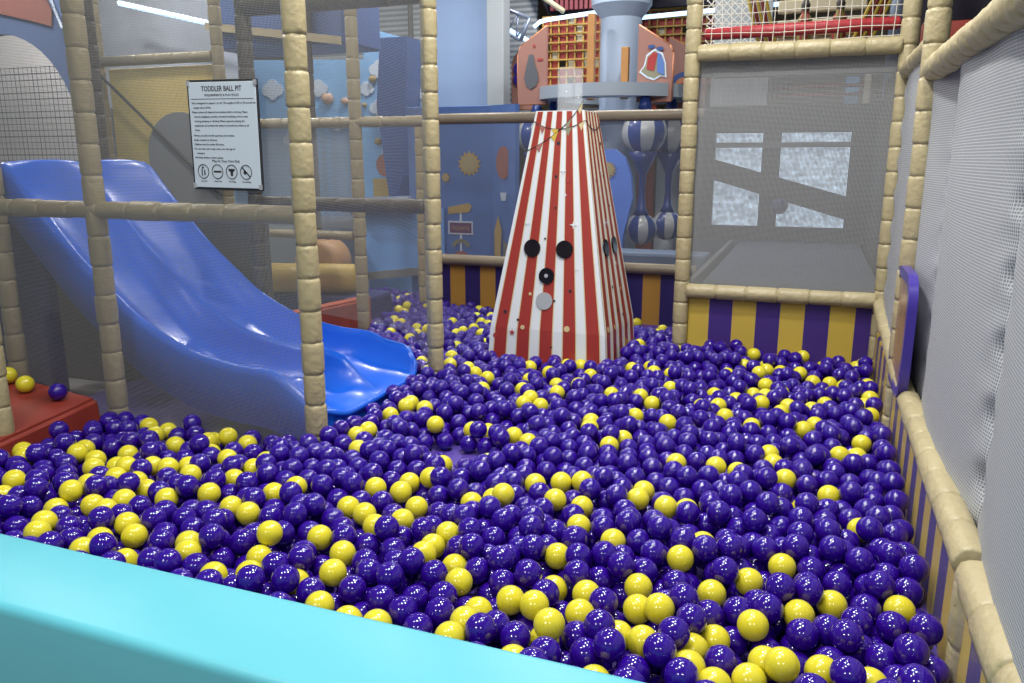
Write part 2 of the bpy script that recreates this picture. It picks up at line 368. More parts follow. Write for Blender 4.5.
def quilt(label, y0, y1, z0, z1, x, bulge, ties=(), seed=0, lean=0.):
    """net skin bulging between its tied edges; it is pulled in at each tie along the seams"""
    def sag(a, bb):
        z = z0+(z1-z0)*bb; s = math.sin(PI*a)**.55*bulge
        for tz in ties:
            for e in (0, 1):
                d2 = ((a-e)*(y1-y0)/.075)**2+((z-tz)/.032)**2
                s -= .030*math.exp(-d2)
        s += .006*math.sin(z*37+a*3)*math.exp(-(min(a, 1-a)*abs(y1-y0)/.10)**2)
        return s+.035*lean*(1-bb)
    o = quad_uv('padded_net_skin', [(x, y1, z0), (x, y0, z0), (x, y0, z1), (x, y1, z1)], M['quilt'], 40, 60, sag)
    return tag(o, label, 'net')
ties = [.30+.17*i for i in range(9)]
quilt('narrow pale net strip between the two far right posts', 3.72, 4.70, .30, 1.84, .405, .014)
SEAMS = (3.721, 3.27, 2.13, .7)
def sheet(a, bb):
    y = 3.72+(.7-3.72)*a; z = .10+1.66*bb; k = 0
    for q in range(3):
        if SEAMS[q+1] <= y <= SEAMS[q]: k = q
    t = (SEAMS[k]-y)/(SEAMS[k]-SEAMS[k+1]); bul = (.012, .055, .065)[k]
    sgn = bul*max(0, math.sin(PI*t))**.45
    for ys_ in (3.27, 2.13):
        for tz in ties: sgn -= .038*math.exp(-((y-ys_)/.040)**2-((z-tz)/.028)**2)
        sgn += .004*math.sin(z*41+y*5)*math.exp(-((y-ys_)/.09)**2)
    sgn += .012*math.sin(y*9)*math.exp(-((1.76-z)/.10)**2)
    if y > 3.27: sgn += .050*(y-3.27)/.45
    return sgn
o = quad_uv('padded_net_skin', [(.465, 3.72, .10), (.465, .7, .10), (.465, .7, 1.76), (.465, 3.72, 1.76)], M['quilt'], 150, 110, sheet)
tag(o, 'pale quilted net skin with dimpled seams covering the right side', 'net')
o = quad_uv('vinyl_screen', [(.372, 1.3, .2), (.372, 4.7, .2), (.372, 4.7, .50), (.372, 1.3, .50)], M['vinyl_film']); tag(o, 'clear vinyl screen below the lower right rail', 'screen')

# ================================================================ STRIPED PADDED WALLS
SY, SP = (.60, .43, .07), (.055, .025, .21)
o = obj('striped_padded_wall', box(-.655, .385, 4.79, 4.86, .0, .64, .01), stripe_mat('yellow_purple_stripes', SY, SP, .1335, 0, .655+.004+8*.1335))
tag(o, 'yellow and purple striped padded wall at the back right of the pit', 'padded wall')
o = obj('striped_padded_wall', box(-2.9, -.70, 5.87, 5.93, .0, .60, .01), stripe_mat('shade_darkened_stripes', (.38, .20, .035), (.022, .014, .11), .131, 0, 2.9+.07))  # yellow and purple stripes, with the shade behind the tower put into their colours
tag(o, 'striped padded wall behind the striped tower, its colours darkened for shade', 'padded wall')
o = obj('striped_padded_wall', box(.385, .425, 1.42, 4.74, .0, .49, .008), stripe_mat('side_stripes', SY, SP, .11, 1, .02))
tag(o, 'striped padded wall behind clear vinyl under the right rail', 'padded wall')

# ================================================================ PURPLE FRAMED PANEL
pr_ = empty('play_panel', (.378, 3.50, .520)); tag(pr_, 'rounded purple framed panel with a scratched window hanging on the right side', 'panel')
def rrect(y0, y1, z0, z1, r, x, n=6):
    pts = []
    for cy, cz, a0 in ((y1-r, z1-r, 0), (y0+r, z1-r, PI/2), (y0+r, z0+r, PI), (y1-r, z0+r, 1.5*PI)):
        for k in range(n+1):
            a = a0+PI/2*k/n; pts.append((x, cy+math.cos(a)*r, cz+math.sin(a)*r))
    return pts
bm = bmesh.new(); out_ = rrect(-.245, .245, -.02, .47, .12, -.015); inn = rrect(-.205, .205, .02, .43, .08, -.015)
vo = [bm.verts.new(p) for p in out_]; vi = [bm.verts.new(p) for p in inn]; vo2 = [bm.verts.new((.018, p[1], p[2])) for p in out_]; vi2 = [bm.verts.new((.0, p[1], p[2])) for p in inn]
n = len(vo)
for i in range(n):
    j = (i+1) % n
    bm.faces.new((vo[i], vo[j], vi[j], vi[i])); bm.faces.new((vo[i], vo2[i], vo2[j], vo[j])); bm.faces.new((vi[i], vi[j], vi2[j], vi2[i]))
bm.faces.new(vo2)
bmesh.ops.bevel(bm, geom=[e for e in bm.edges if len(e.link_faces) == 2 and e.calc_face_angle(0) > 1.2], offset=.010, segments=3, affect='EDGES')
obj('frame', bm, mat('bright_purple_plastic', (.045, .025, .30), .3, coat=.2), pr_, angle=.7)
bm = prism(bmesh.new(), rrect(-.207, .207, .018, .432, .08, -.008), (.008, 0, 0))
mw = mat('scratched_amber_window', (.30, .17, .12), .22, spec=.8, noise=.5, nscale=7)
obj('window_pane', bm, mw, pr_)
pr_.rotation_euler = (0, 0, 0)

# ================================================================ SLIDE
prof = [(-3.60, 1.395, 0.0), (-3.57, 1.40, -.01), (-3.52, 1.365, -.03), (-3.45, 1.28, 0.), (-3.33, 1.145, .03), (-3.18, .985, .07), (-3.0, .83, .10), (-2.83, .70, .115), (-2.6, .59, .125), (-2.45, .555, .125), (-2.32, .535, .125), (-2.2, .53, .12), (-2.09, .52, .125), (-1.98, .495, .12), (-1.90, .465, .10), (-1.83, .43, .075), (-1.785, .40, .055), (-1.765, .385, .045)]
YC = (2.79, 3.205, 3.62)
def far_rise(zc, y):
    # the outer edges keep their height for longer than the lanes near the exit
    t = (y-YC[0])/(YC[2]-YC[0]); e = max(0, abs(2*t-1)-.74)/.26; k = max(0, min(1, (.50-zc)/.10))
    return .075*k*e*e if t > .5 else 0
def slide_z(zc, dep, y):
    # two lanes; each lane is a trough between rounded crests (negative depth = bulged start)
    for a, b in ((YC[0], YC[1]), (YC[1], YC[2])):
        if a-1e-6 <= y <= b+1e-6:
            t = (y-a)/(b-a); s = (1-abs(2*t-1)**3.2)
            k = max(0, min(1, (.50-zc)/.11))                # the crest between the lanes fades out at the exit
            if (a == YC[0]) == (t > .5): s = s+(1-s)*k
            return zc-dep*1.15*s+far_rise(zc, y)
    return zc
slide = empty('wave_slide', (-2.7, 3.2, .2)); tag(slide, 'blue two lane plastic slide curving down into the ball pit', 'slide')
O = Vector(slide.location)
# resample the profile smoothly
def catmull(P, n):
    out = []
    for i in range(len(P)-1):
        p0, p1, p2, p3 = P[max(i-1, 0)], P[i], P[i+1], P[min(i+2, len(P)-1)]
        for k in range(n):
            t = k/n
            out.append(tuple(.5*((2*p1[q])+(-p0[q]+p2[q])*t+(2*p0[q]-5*p1[q]+4*p2[q]-p3[q])*t*t+(-p0[q]+3*p1[q]-3*p2[q]+p3[q])*t**3) for q in range(len(p1))))
    out.append(P[-1]); return out
PP = catmull(prof, 4)
ys = [YC[0]+(YC[2]-YC[0])*j/48 for j in range(49)]
bm = bmesh.new(); g = []
def exit_x(x, y):
    # the far lane ends a little earlier, with rounded outer corners
    k = max(0., min(1., (x+2.25)/.48)); k = k*k*(3-2*k); t = (y-YC[0])/(YC[2]-YC[0]); c = 0
    for e in (t, 1-t):
        if e < .12: c += .07*(1-math.sqrt(max(0, 1-(1-e/.12)**2)))
    return x-k*(.085+c)
for (x, z, dp) in PP:
    row = []
    # near side skirt rounding, lanes, far side skirt
    drop = max(.05, min(.26, (z-.22)*.9))
    row.append(bm.verts.new(Vector((exit_x(x, YC[0]), YC[0]-.040, z-drop))-O))
    row.append(bm.verts.new(Vector((exit_x(x, YC[0]), YC[0]-.040, z-.035))-O))
    row.append(bm.verts.new(Vector((exit_x(x, YC[0]), YC[0]-.030, z-.010))-O))
    row.append(bm.verts.new(Vector((exit_x(x, YC[0]), YC[0]-.013, z))-O))
    for y in ys:
        yy = y
        row.append(bm.verts.new(Vector((exit_x(x, y), yy, slide_z(z, dp, y)))-O))
    row.append(bm.verts.new(Vector((exit_x(x, YC[2]), YC[2]+.013, z))-O))
    row.append(bm.verts.new(Vector((exit_x(x, YC[2]), YC[2]+.030, z-.010))-O))
    row.append(bm.verts.new(Vector((exit_x(x, YC[2]), YC[2]+.040, z-.035))-O))
    row.append(bm.verts.new(Vector((exit_x(x, YC[2]), YC[2]+.040, z-drop))-O))
    g.append(row)
for a, b in zip(g, g[1:]):
    for i in range(len(a)-1): bm.faces.new((a[i], a[i+1], b[i+1], b[i]))
o = obj('chute', bm, M['slide'], slide, smooth=True)
sm = o.modifiers.new('thickness', 'SOLIDIFY'); sm.thickness = .012; sm.offset = -1
# rolled lip at the end of the chute, and an entrance lip at its top
x, z, dp = PP[-1]
EX = lambda y: exit_x(x, min(max(y, YC[0]), YC[2]))
bm = polytube(bmesh.new(), [Vector((EX(YC[0]), YC[0]-.04, .24))-O, Vector((EX(YC[0]), YC[0]-.035, z-.02))-O]+[Vector((EX(y), y, slide_z(z, dp, y)-.012))-O for y in ys[::2]]+[Vector((EX(YC[2]), YC[2]+.035, z-.02))-O, Vector((EX(YC[2]), YC[2]+.04, .24))-O], .016, 8)
obj('exit_lip', bm, M['slide'], slide, smooth=True)
bm = bmesh.new(); yy_ = [YC[0]-.035]+ys[::2]+[YC[2]+.035]
fp = [Vector((EX(y)-.004, y, .20))-O for y in yy_]; ft = [Vector((EX(y)-.004, y, slide_z(z, dp, min(max(y, YC[0]), YC[2]))-.014))-O for y in yy_]
va = [bm.verts.new(p) for p in fp]; vb = [bm.verts.new(p) for p in ft]
for i in range(len(va)-1): bm.faces.new((va[i], va[i+1], vb[i+1], vb[i]))
obj('front_panel', bm, M['slide'], slide)
# wall of the front platform behind the slide underside
o = obj('platform_wall', box(-7.5, -2.9, 3.78, 3.84, .0, 1.12, .01), mat('dull_grey_board', (.11, .105, .10), .7, noise=.1, nscale=4)); tag(o, 'grey board wall under the slide platform', 'wall panel')
o = obj('slide_platform', box(-4.6, -3.78, 2.75, 3.7, 1.12, 1.36, .02), M['grey_mid']); tag(o, 'grey padded platform at the top of the slide', 'platform')
o = obj('padded_beam', box(-4.3, -2.95, 3.70, 3.77, .58, .66, .02), M['grey_mid']); tag(o, 'grey padded beam low behind the slide underside', 'beam')
o = obj('navy_board', box(-4.6, -3.50, 2.86, 2.92, .0, 1.16, .01), M['navy_vinyl']); tag(o, 'dark navy panel at the far left picture edge', 'panel')

# ================================================================ BLUE ARCH PANEL
ap = empty('arch_panel', (-5.2, 4.2, .9)); tag(ap, 'dusty blue panel with an arched opening at the upper left, behind the slide top', 'panel')
def reparent(o, p):
    o.parent = p; o.matrix_parent_inverse = Matrix.Translation(p.location).inverted(); return o
inner = [(-5.27+.64*math.cos(a), 1.58+.66*math.sin(a)) for a in [PI*i/24 for i in range(25)]]; inner = [(-4.63, .9)]+inner+[(-5.91, .9)]
outer = []
for a in [PI*i/24 for i in range(25)]:
    c, q = math.cos(a), math.sin(a); t = min(.80/abs(c) if abs(c) > 1e-6 else 9e9, 1.45/abs(q) if abs(q) > 1e-6 else 9e9); outer.append((-5.27+c*t, 1.58+q*t))
outer = [(-4.47, .9)]+outer+[(-6.07, .9)]
bm = bmesh.new(); A4 = [[bm.verts.new((p[0], y, p[1])) for p in L_] for L_, y in ((inner, 4.18), (outer, 4.18), (outer, 4.25), (inner, 4.25))]
for i in range(len(inner)-1):
    for q in range(4): bm.faces.new((A4[q][i], A4[q][i+1], A4[(q+1) % 4][i+1], A4[(q+1) % 4][i]))
reparent(obj('panel_board', bm, mat('dusty_blue_board', (.13, .20, .40), .5)), ap)
bm = bmesh.new(); prism(bm, [(-5.35, 4.17, 2.62), (-5.30, 4.17, 2.38), (-5.10, 4.17, 2.34), (-4.92, 4.17, 2.30), (-4.76, 4.17, 2.26), (-4.74, 4.17, 2.36), (-4.82, 4.17, 2.50), (-5.0, 4.17, 2.62)], (0, .006, 0))
reparent(obj('orange_motif', bm, M['orange_print']), ap)
bm = polytube(bmesh.new(), [(-5.0, 4.165, 2.62), (-4.86, 4.165, 2.56), (-4.74, 4.165, 2.44), (-4.66, 4.165, 2.24)], .011, 6)
reparent(obj('white_outline', bm, M['cloud']), ap)
o = obj('light_panel', box(-7.9, -5.80, 5.4, 5.46, .0, 2.9, .01), mat('pale_backing_panel', (.66, .64, .62), .6)); tag(o, 'pale panel seen through the arch opening behind a grid net', 'panel')

# ---- yellow panel bay
o = obj('yellow_board', box(-4.97, -3.99, 4.80, 4.84, .9, 2.06, .008), mat('pale_yellow_vinyl', (.86, .66, .22), .55)); tag(o, 'yellow panel behind the netting at upper left of the sign', 'panel')
pts = [(-4.60, 4.735, .9)]+[(-4.30+.30*math.cos(a), 4.735, 1.45+.29*math.sin(a)) for a in [PI-PI*i/16 for i in range(17)]]+[(-4.0, 4.735, .9)]
hood = prism(bmesh.new(), pts, (.0, .06, 0)); bmesh.ops.bevel(hood, geom=[e for e in hood.edges if e.calc_face_angle(0) > 1], offset=.018, segments=3, affect='EDGES')
o = obj('tunnel_hood', hood, mat('grey_tunnel_plastic', (.28, .29, .30), .4), angle=.6); tag(o, 'grey rounded tunnel hood in front of the yellow panel', 'tunnel')
o = obj('tension_rod', tube(bmesh.new(), (-5.0, 4.718, 2.04), (-3.96, 4.718, 1.16), .011, 8), M['grey_dark']); tag(o, 'thin dark diagonal rod crossing the yellow panel', 'rod')
o = obj('led_tube', tube(bmesh.new(), (-6.0, 6.0, 2.78), (-4.9, 6.0, 2.53), .024, 10), M['led']); tag(o, 'glowing blue white light tube at upper left above the yellow panel', 'light')
o = obj('lit_screen', box(-7.4, -4.95, 6.4, 6.46, 1.9, 3.6), mat('bright_hall_panel', (.34, .38, .45), .5, noise=.35, nscale=2)); tag(o, 'pale panel behind the diamond net above the yellow panel', 'panel')
# ---- dark roof canopy between the posts
bm = bmesh.new(); prism(bm, [(-4.9, 5.8, 2.47), (-3.62, 5.8, 2.30), (-3.62, 5.8, 2.36), (-4.9, 5.8, 2.53)], (0, .06, 0))
o = obj('canopy_edge', bm, M['foam_tan']); tag(o, 'sloping tan canopy edge under a navy roof', 'canopy')
o = obj('canopy_roof', box(-4.9, -3.62, 5.9, 6.5, 2.32, 2.95, .02), M['navy_board']); tag(o, 'navy canopy roof between two posts at the picture top', 'canopy')
# ---- far padded ledges on the left
o = obj('padded_ledge', box(-6.0, -4.05, 5.9, 6.9, 0, .86, .04), mat('grey_blue_vinyl', (.20, .24, .30), .5)); tag(o, 'grey blue padded ledge seen through the netting beyond the slide', 'ledge')
bm = bmesh.new(); prism(bm, [(-4.0, 6.6, .34), (-3.1, 6.6, .46), (-3.1, 6.6, .98), (-4.0, 6.6, .91)], (0, .10, 0))
o = obj('padded_wall', bm, mat('light_blue_vinyl', (.20, .44, .92), .45)); tag(o, 'light blue padded wall behind the far balls', 'padded wall')
o = obj('padded_roller', lathe_axis(bmesh.new(), (-4.0, 6.5, .98), (-3.35, 6.5, 1.01), [(0, .05), (.03, .085), (.62, .085), (.65, .05)], 14), mat('slate_vinyl', (.12, .15, .24), .5), smooth=True); tag(o, 'slate padded bar on top of the light blue padded wall', 'bar')
bm = bmesh.new(); prism(bm, [(-4.8, 6.55, .18), (-3.1, 6.55, .40), (-3.1, 6.55, .47), (-4.8, 6.55, .25)], (0, .04, 0))
o = obj('padded_kerb', bm, mat('grey_kerb', (.25, .25, .25), .6)); tag(o, 'grey kerb strip at the foot of the light blue wall', 'kerb')

# ================================================================ CLIMBING WALL
cw = empty('climbing_wall', (-4.2, 7.25, 0)); tag(cw, 'light blue climbing wall with clouds and small holds, seen through netting', 'climbing wall')
bm = bmesh.new(); prism(bm, [(-6.0, 7.22, 0), (-3.52, 7.22, 0), (-3.52, 7.22, 2.50), (-3.62, 7.22, 2.50), (-4.22, 7.22, 2.66), (-4.22, 7.22, 2.36), (-6.0, 7.22, 2.42)], (0, .08, 0))
reparent(obj('board', bm, M['sky_print']), cw)
bm = bmesh.new(); prism(bm, [(-3.86, 7.21, 2.50), (-3.58, 7.21, 2.50), (-3.66, 7.21, 1.25), (-3.80, 7.21, .9), (-3.92, 7.21, 1.9)], (0, -.30, 0))
bm.verts.ensure_lookup_table()
reparent(obj('protruding_fin', bm, M['navy_board']), cw)
def cloud(cx, cz, s):
    bm = bmesh.new()
    for q, (dx, dz, r) in enumerate(((-.06, 0, .05), (0, .03, .06), (.06, .0, .05), (0, -.03, .05))): disc(bm, (cx+dx*s, 7.210-q*.0012, cz+dz*s), r*s, .008, 'y', 14)
    part_label(reparent(obj('cloud_print', bm, M['cloud']), cw), 'white painted cloud')
for q in ((-4.05, 2.26, 1.), (-4.2, 2.08, .8), (-4.05, 1.90, 1.1), (-3.55, 2.02, .9), (-4.75, 2.1, 1.), (-4.55, 1.75, .9), (-4.95, 1.9, 1.1), (-5.3, 2.1, 1.2), (-5.1, 1.6, 1.)): cloud(*q)
def hold(cx, cz, r, m):
    bm = bmesh.new(); bmesh.ops.create_icosphere(bm, subdivisions=2, radius=r)
    rn = random.Random(int(abs(cx*1000)))
    for v in bm.verts: v.co = Vector((v.co.x*(1+rn.uniform(-.15, .15)), v.co.y*.6, v.co.z*(.8+rn.uniform(-.1, .1))))
    bmesh.ops.translate(bm, verts=bm.verts, vec=(cx, 7.20, cz)); reparent(obj('climbing_hold', bm, m, smooth=True), cw)
hm = mat('olive_hold', (.36, .26, .10), .5); hp = mat('peach_hold', (.62, .40, .30), .5)
for cx, cz, r, m in ((-4.12, 2.17, .045, hm), (-3.86, 2.03, .05, hm), (-4.04, 1.86, .042, hm), (-4.08, 1.58, .045, hm), (-3.62, 1.78, .05, hm), (-4.64, 2.0, .07, hp), (-4.44, 1.97, .045, hp), (-4.22, 1.93, .03, hm)): hold(cx, cz, r, m)
bm = bmesh.new(); disc(bm, (-4.02, 7.212, 1.35), .10, .006, 'y', 20, 1, 1.12); reparent(obj('apple_print', bm, M['orange_print']), cw)
reparent(obj('block_print', box(-4.16, -3.88, 7.205, 7.214, 1.02, 1.22, .004), M['sun_print']), cw)
bm = bmesh.new(); prism(bm, [(-4.05, 7.212, 1.46), (-3.99, 7.212, 1.46), (-4.0, 7.212, 1.78), (-4.04, 7.212, 1.78)], (0, .006, 0)); reparent(obj('stalk_print', bm, M['cloud']), cw)
M['slats'] = stripe_mat('pale_slatted_panel', (.66, .70, .74), (.36, .40, .45), .03, 2)
o = obj('slatted_screen', box(-6.3, -3.1, 9.2, 9.26, 1.6, 4.2), M['slats']); tag(o, 'pale slatted screen above the climbing wall', 'screen')
o = obj('hanging_pole', tube(bmesh.new(), (-4.2, 8.2, 2.62), (-4.2, 8.2, 4.4), .03, 8), M['grey_dark']); tag(o, 'thin dark pole hanging in front of the slatted screen', 'pole')

# ================================================================ SOFT SHAPES BEHIND THE SLIDE
bm = bmesh.new(); prism(bm, [(-3.60, 4.55, .10), (-2.96, 4.90, .10), (-2.96, 4.90, .44), (-3.60, 4.55, .30)], (-.06, .24, 0)); bmesh.ops.bevel(bm, geom=bm.edges[:], offset=.02, segments=3, affect='EDGES')
o = obj('wedge_mat', bm, mat('coral_vinyl', (.48, .10, .05), .5), angle=.6); tag(o, 'coral red wedge mat beside the tan post behind the slide', 'mat')
bm = lathe_axis(bmesh.new(), (-4.00, 5.22, .50), (-3.33, 5.40, .50), [(0, .07), (.025, .115), (.70, .115), (.73, .07)], 20)
o = obj('foam_roller', bm, mat('mustard_vinyl', (.50, .35, .08), .5), smooth=True); tag(o, 'mustard yellow foam roller lying behind the slide', 'roller')
bm = lathe_axis(bmesh.new(), (-3.80, 5.85, .58), (-3.76, 5.52, .58), [(0, .15), (.03, .19), (.30, .19), (.33, .15)], 26)
o = obj('foam_disc', bm, mat('dull_orange_vinyl', (.46, .26, .12), .5), smooth=True); tag(o, 'dull orange round foam disc standing behind the yellow roller', 'foam shape')
o = obj('foam_block', box(-4.1, -3.12, 5.22, 5.66, .0, .38, .03), M['navy_vinyl']); tag(o, 'navy foam block under the mustard roller', 'foam shape')
# ---- red wedge by the left edge
bm = bmesh.new(); prism(bm, [(-3.62, 1.98, .2), (-2.92, 1.98, .2), (-2.92, 1.98, .34), (-3.62, 1.98, .42)], (0, .60, 0)); bmesh.ops.bevel(bm, geom=bm.edges[:], offset=.018, segments=3, affect='EDGES')
bmesh.ops.rotate(bm, verts=bm.verts, cent=(-3.2, 2.2, .3), matrix=Matrix.Rotation(.10, 3, 'X'))
o = obj('wedge_mat', bm, M['red_vinyl'], angle=.6); tag(o, 'red wedge mat at the left edge, darkened for its shade, with a few balls on it', 'mat')

# ================================================================ STRIPED TOWER
TW = empty('striped_tower', (-1.340, 4.52, .2)); tag(TW, 'tall red and white striped popcorn box tower standing in the balls', 'tower')
hb, hc, ht = .360, .342, .140; z0, zc, z1 = .0, .27, 1.475       # half widths at foot, crease, top
tw_rot = -.035; TW.rotation_euler = (0, 0, tw_rot); TW.scale = (1, .93, 1)
def hw(z): return hb+(hc-hb)*(z/zc) if z < zc else hc+(ht-hc)*((z-zc)/(z1-zc))
NS = 13
def face_pt(side, s, z, out=0.):
    """point on a face: s from -1..1 across, side 0 front,1 right,2 back,3 left"""
    h = hw(z); p = Vector((s*h, -h-out, z)); return Matrix.Rotation(side*PI/2, 3, 'Z')@p
def strip(bm, side, s0, s1, za, zb, out=.0, th=.003):
    zs = [z for z in (za, zc, zb) if za <= z <= zb]
    a = []
    for z in zs: a.append([bm.verts.new(face_pt(side, s, z, o_)) for s, o_ in ((s0, out), (s1, out), (s1, out+th), (s0, out+th))])
    for r0, r1 in zip(a, a[1:]):
        for i in range(4): bm.faces.new((r0[i], r0[(i+1) % 4], r1[(i+1) % 4], r1[i]))
    bm.faces.new(a[0]); bm.faces.new(a[-1])
bm = bmesh.new(); rings = [[bm.verts.new((sx*hw(z), sy*hw(z), z)) for sx, sy in ((-1, -1), (1, -1), (1, 1), (-1, 1))] for z in (z0, zc, z1)]
for a, b in zip(rings, rings[1:]):
    for i in range(4): bm.faces.new((a[i], a[(i+1) % 4], b[(i+1) % 4], b[i]))
bm.faces.new(rings[0]); bm.faces.new(rings[-1])
obj('body', bm, M['white'], TW)
edges_ = [-1+.05+ i*(1.9/11) for i in range(12)]
for side in range(4):
    bm = bmesh.new(); bt = bmesh.new()
    for k in range(5):
        c = -.80+k*.40
        strip(bm, side, c-.113, c+.113, .0, z1-.004, .0005, .0015)
        for e in (-.113, .113): strip(bt, side, c+e-.008, c+e+.008, .0, z1-.004, .0005, .0022)
    obj('red_stripes', bm, M['red_paint'], TW); obj('gold_stripe_edges', bt, M['gold_trim'], TW)
def on_face(side, s, z, r, th, m, name, n=24, label=None, starp=None, out=.002):
    p = face_pt(side, s, z, out); h1, h2 = face_pt(side, 0, z-.05), face_pt(side, 0, z+.05)
    up_ = (h2-h1).normalized(); rt_ = Matrix.Rotation(side*PI/2, 3, 'Z')@Vector((1, 0, 0)); nn = rt_.cross(up_).normalized()
    bm = bmesh.new(); pts = []
    if starp:
        for i in range(2*starp[0]):
            a = PI/2+PI*i/starp[0]; q = r if i % 2 == 0 else r*starp[1]; pts.append(p+rt_*(math.cos(a)*q)+up_*(math.sin(a)*q))
    else:
        for i in range(n): a = 2*PI*i/n; pts.append(p+rt_*(math.cos(a)*r)+up_*(math.sin(a)*r))
    prism(bm, pts, nn*th)
    if th > .006: bmesh.ops.bevel(bm, geom=[e for e in bm.edges if e.calc_face_angle(0) > 1], offset=.003, segments=2, affect='EDGES')
    o = obj(name, bm, m, TW); 
    if label: part_label(o, label)
    return o
EY = .725
for side in (0, 1): 
    for s in (-.42, .30): on_face(side, s-(.0 if side == 0 else -.05), EY, .049, .010, M['black'], 'eye_hole', label='round black hole')
on_face(0, -.055, .575, .045, .010, M['black'], 'black_button'); on_face(0, -.055, .575, .011, .014, M['speaker_grey'], 'button_centre')
on_face(0, -.07, .435, .049, .006, M['speaker_grey'], 'speaker_disc', label='grey perforated speaker disc')
for side in (0, 1):
    rn = random.Random(5+side)
    for s, z, r, m, sp_ in ((-.60, .245, .020, 'red_print', (5, .42)), (-.02, .10, .021, 'red_print', (5, .42)), (-.90, .22, .014, 'red_print', None), (-.42, .28, .013, 'gold_trim', None), (.36, .29, .017, 'gold_trim', None),
                            (-.52, .32, .008, 'ink', None), (-.78, .36, .010, 'ink', None), (.12, .44, .007, 'ink', None), (.42, .50, .009, 'ink', None), (.46, .11, .009, 'ink', None), (.1, .18, .006, 'ink', None), (.44, .02, .016, 'sage_print', None),
                            (-.35, .47, .009, 'gold_trim', None), (-.62, .86, .018, 'white', (4, .25)), (.5, .86, .024, 'white', (4, .25)), (.55, .62, .013, 'white', (4, .4)), (.36, 1.10, .018, 'red_print', (5, .42)), (.22, 1.15, .022, 'white', (4, .25)), (.05, .95, .006, 'ink', None),
                            (-.15, .78, .006, 'ink', None), (.3, .72, .007, 'ink', None), (.02, 1.12, .008, 'ink', None), (.03, 1.30, .010, 'ink', None), (.3, 1.02, .012, 'white', (4, .25))):
        if side == 1: s, z = rn.uniform(-.8, .8), z
        on_face(side, s, z, r, .0012, M[m], 'star_print' if sp_ else 'dot_print', 12, starp=sp_, out=.0035)
# printed pennant string round the top of the front face
def pen_string(z_l, z_m, z_r, side=0):
    bm = bmesh.new(); pts = []
    for i in range(9):
        t = i/8; z = z_l*(1-t)**2+2*z_m*t*(1-t)+z_r*t*t; pts.append(face_pt(side, -1+2*t, z, .004))
    polytube(bm, pts, .0022, 5); obj('pennant_cord', bm, M['ink'], TW)
    return pts
for a, b in (((1.26, 1.34, 1.52), (1.42, 1.33, 1.42)),):
    for zz in (a, b):
        pts = pen_string(*zz)
        for i, mname in zip(range(1, 8, 2), ('orange_print', 'yellow_vinyl', 'sage_print', 'gold_trim')):
            p, q = pts[i], pts[i+1]; mid = (p+q)/2+Vector((0, -.004, -.045)); bm = bmesh.new(); prism(bm, [p, q, mid], (0, -.0015, 0))
            obj('pennant', bm, M[mname], TW)
pen_string(1.42, 1.33, 1.42, 1)
for dx, dy, tr in ((.0, -.03, .050), (.045, .05, .030)):
    bm = lathe_axis(bmesh.new(), (dx, dy, z1-.005), (dx, dy, z1+.235), [(0, tr), (.24, tr)], 20, False)
    o = obj('clear_tube', bm, M['clear'], TW, smooth=True)
    sm = o.modifiers.new('thickness', 'SOLIDIFY'); sm.thickness = .003

# ================================================================ SIGN
SG = empty('rules_sign', (-2.098, 2.542, 1.300)); tag(SG, 'white rules sign with a black border, wired to the front netting', 'sign')
SG.rotation_euler = (0, .012, 0)
sw, sh = .162, .405
obj('border', box(-sw, sw, .0, .006, 0, sh, .003), M['ink'], SG)
obj('board', box(-sw+.0085, sw-.0085, -.003, .002, .0085, sh-.0085, .002), M['sign'], SG)
TM = lambda x, z: Matrix.Translation((x, -.0035, z))@Matrix.Rotation(PI/2, 4, 'X')
text('title_text', 'TODDLER BALL PIT', .0265, TM(0, sh-.042), M['ink'], SG, sx=.80, bold=.0003)
text('subtitle_text', 'REQUIREMENTS & PLAY RULES', .0115, TM(0, sh-.060), M['ink'], SG)
obj('ruled_line', box(-sw+.02, sw-.02, -.0042, -.003, sh-.0705, sh-.069), M['ink'], SG)
lines = ['This is designed for players 1 to 36. The weight of 100 or 50 pounds has', '   weight rule is 30 lbs.', 'Please remove all objects from pockets before entering. Please',
         '   remove eyeglasses, jewelry, protective clothing, and no coats', '   running, jumping or climbing. Please supervise playing the', '   equipment and protect the safety of yourself and others at all', '   times.',
         'Always, an adult should supervise and monitor.', 'Socks required at all times.', 'Children must be under 40 inches.', 'Do not enter pit or play when over the age of', '   company.', 'No food, drinks or shoes please.']
for i, s in enumerate(lines):
    text('rule_text', s, .0100, TM(-sw+.020, sh-.088-.0163*i-(.004 if i > 6 else 0)), M['ink'], SG, ax='LEFT')
text('heading_text', 'Play At Your Own Risk', .0135, TM(0, .104), M['ink'], SG)
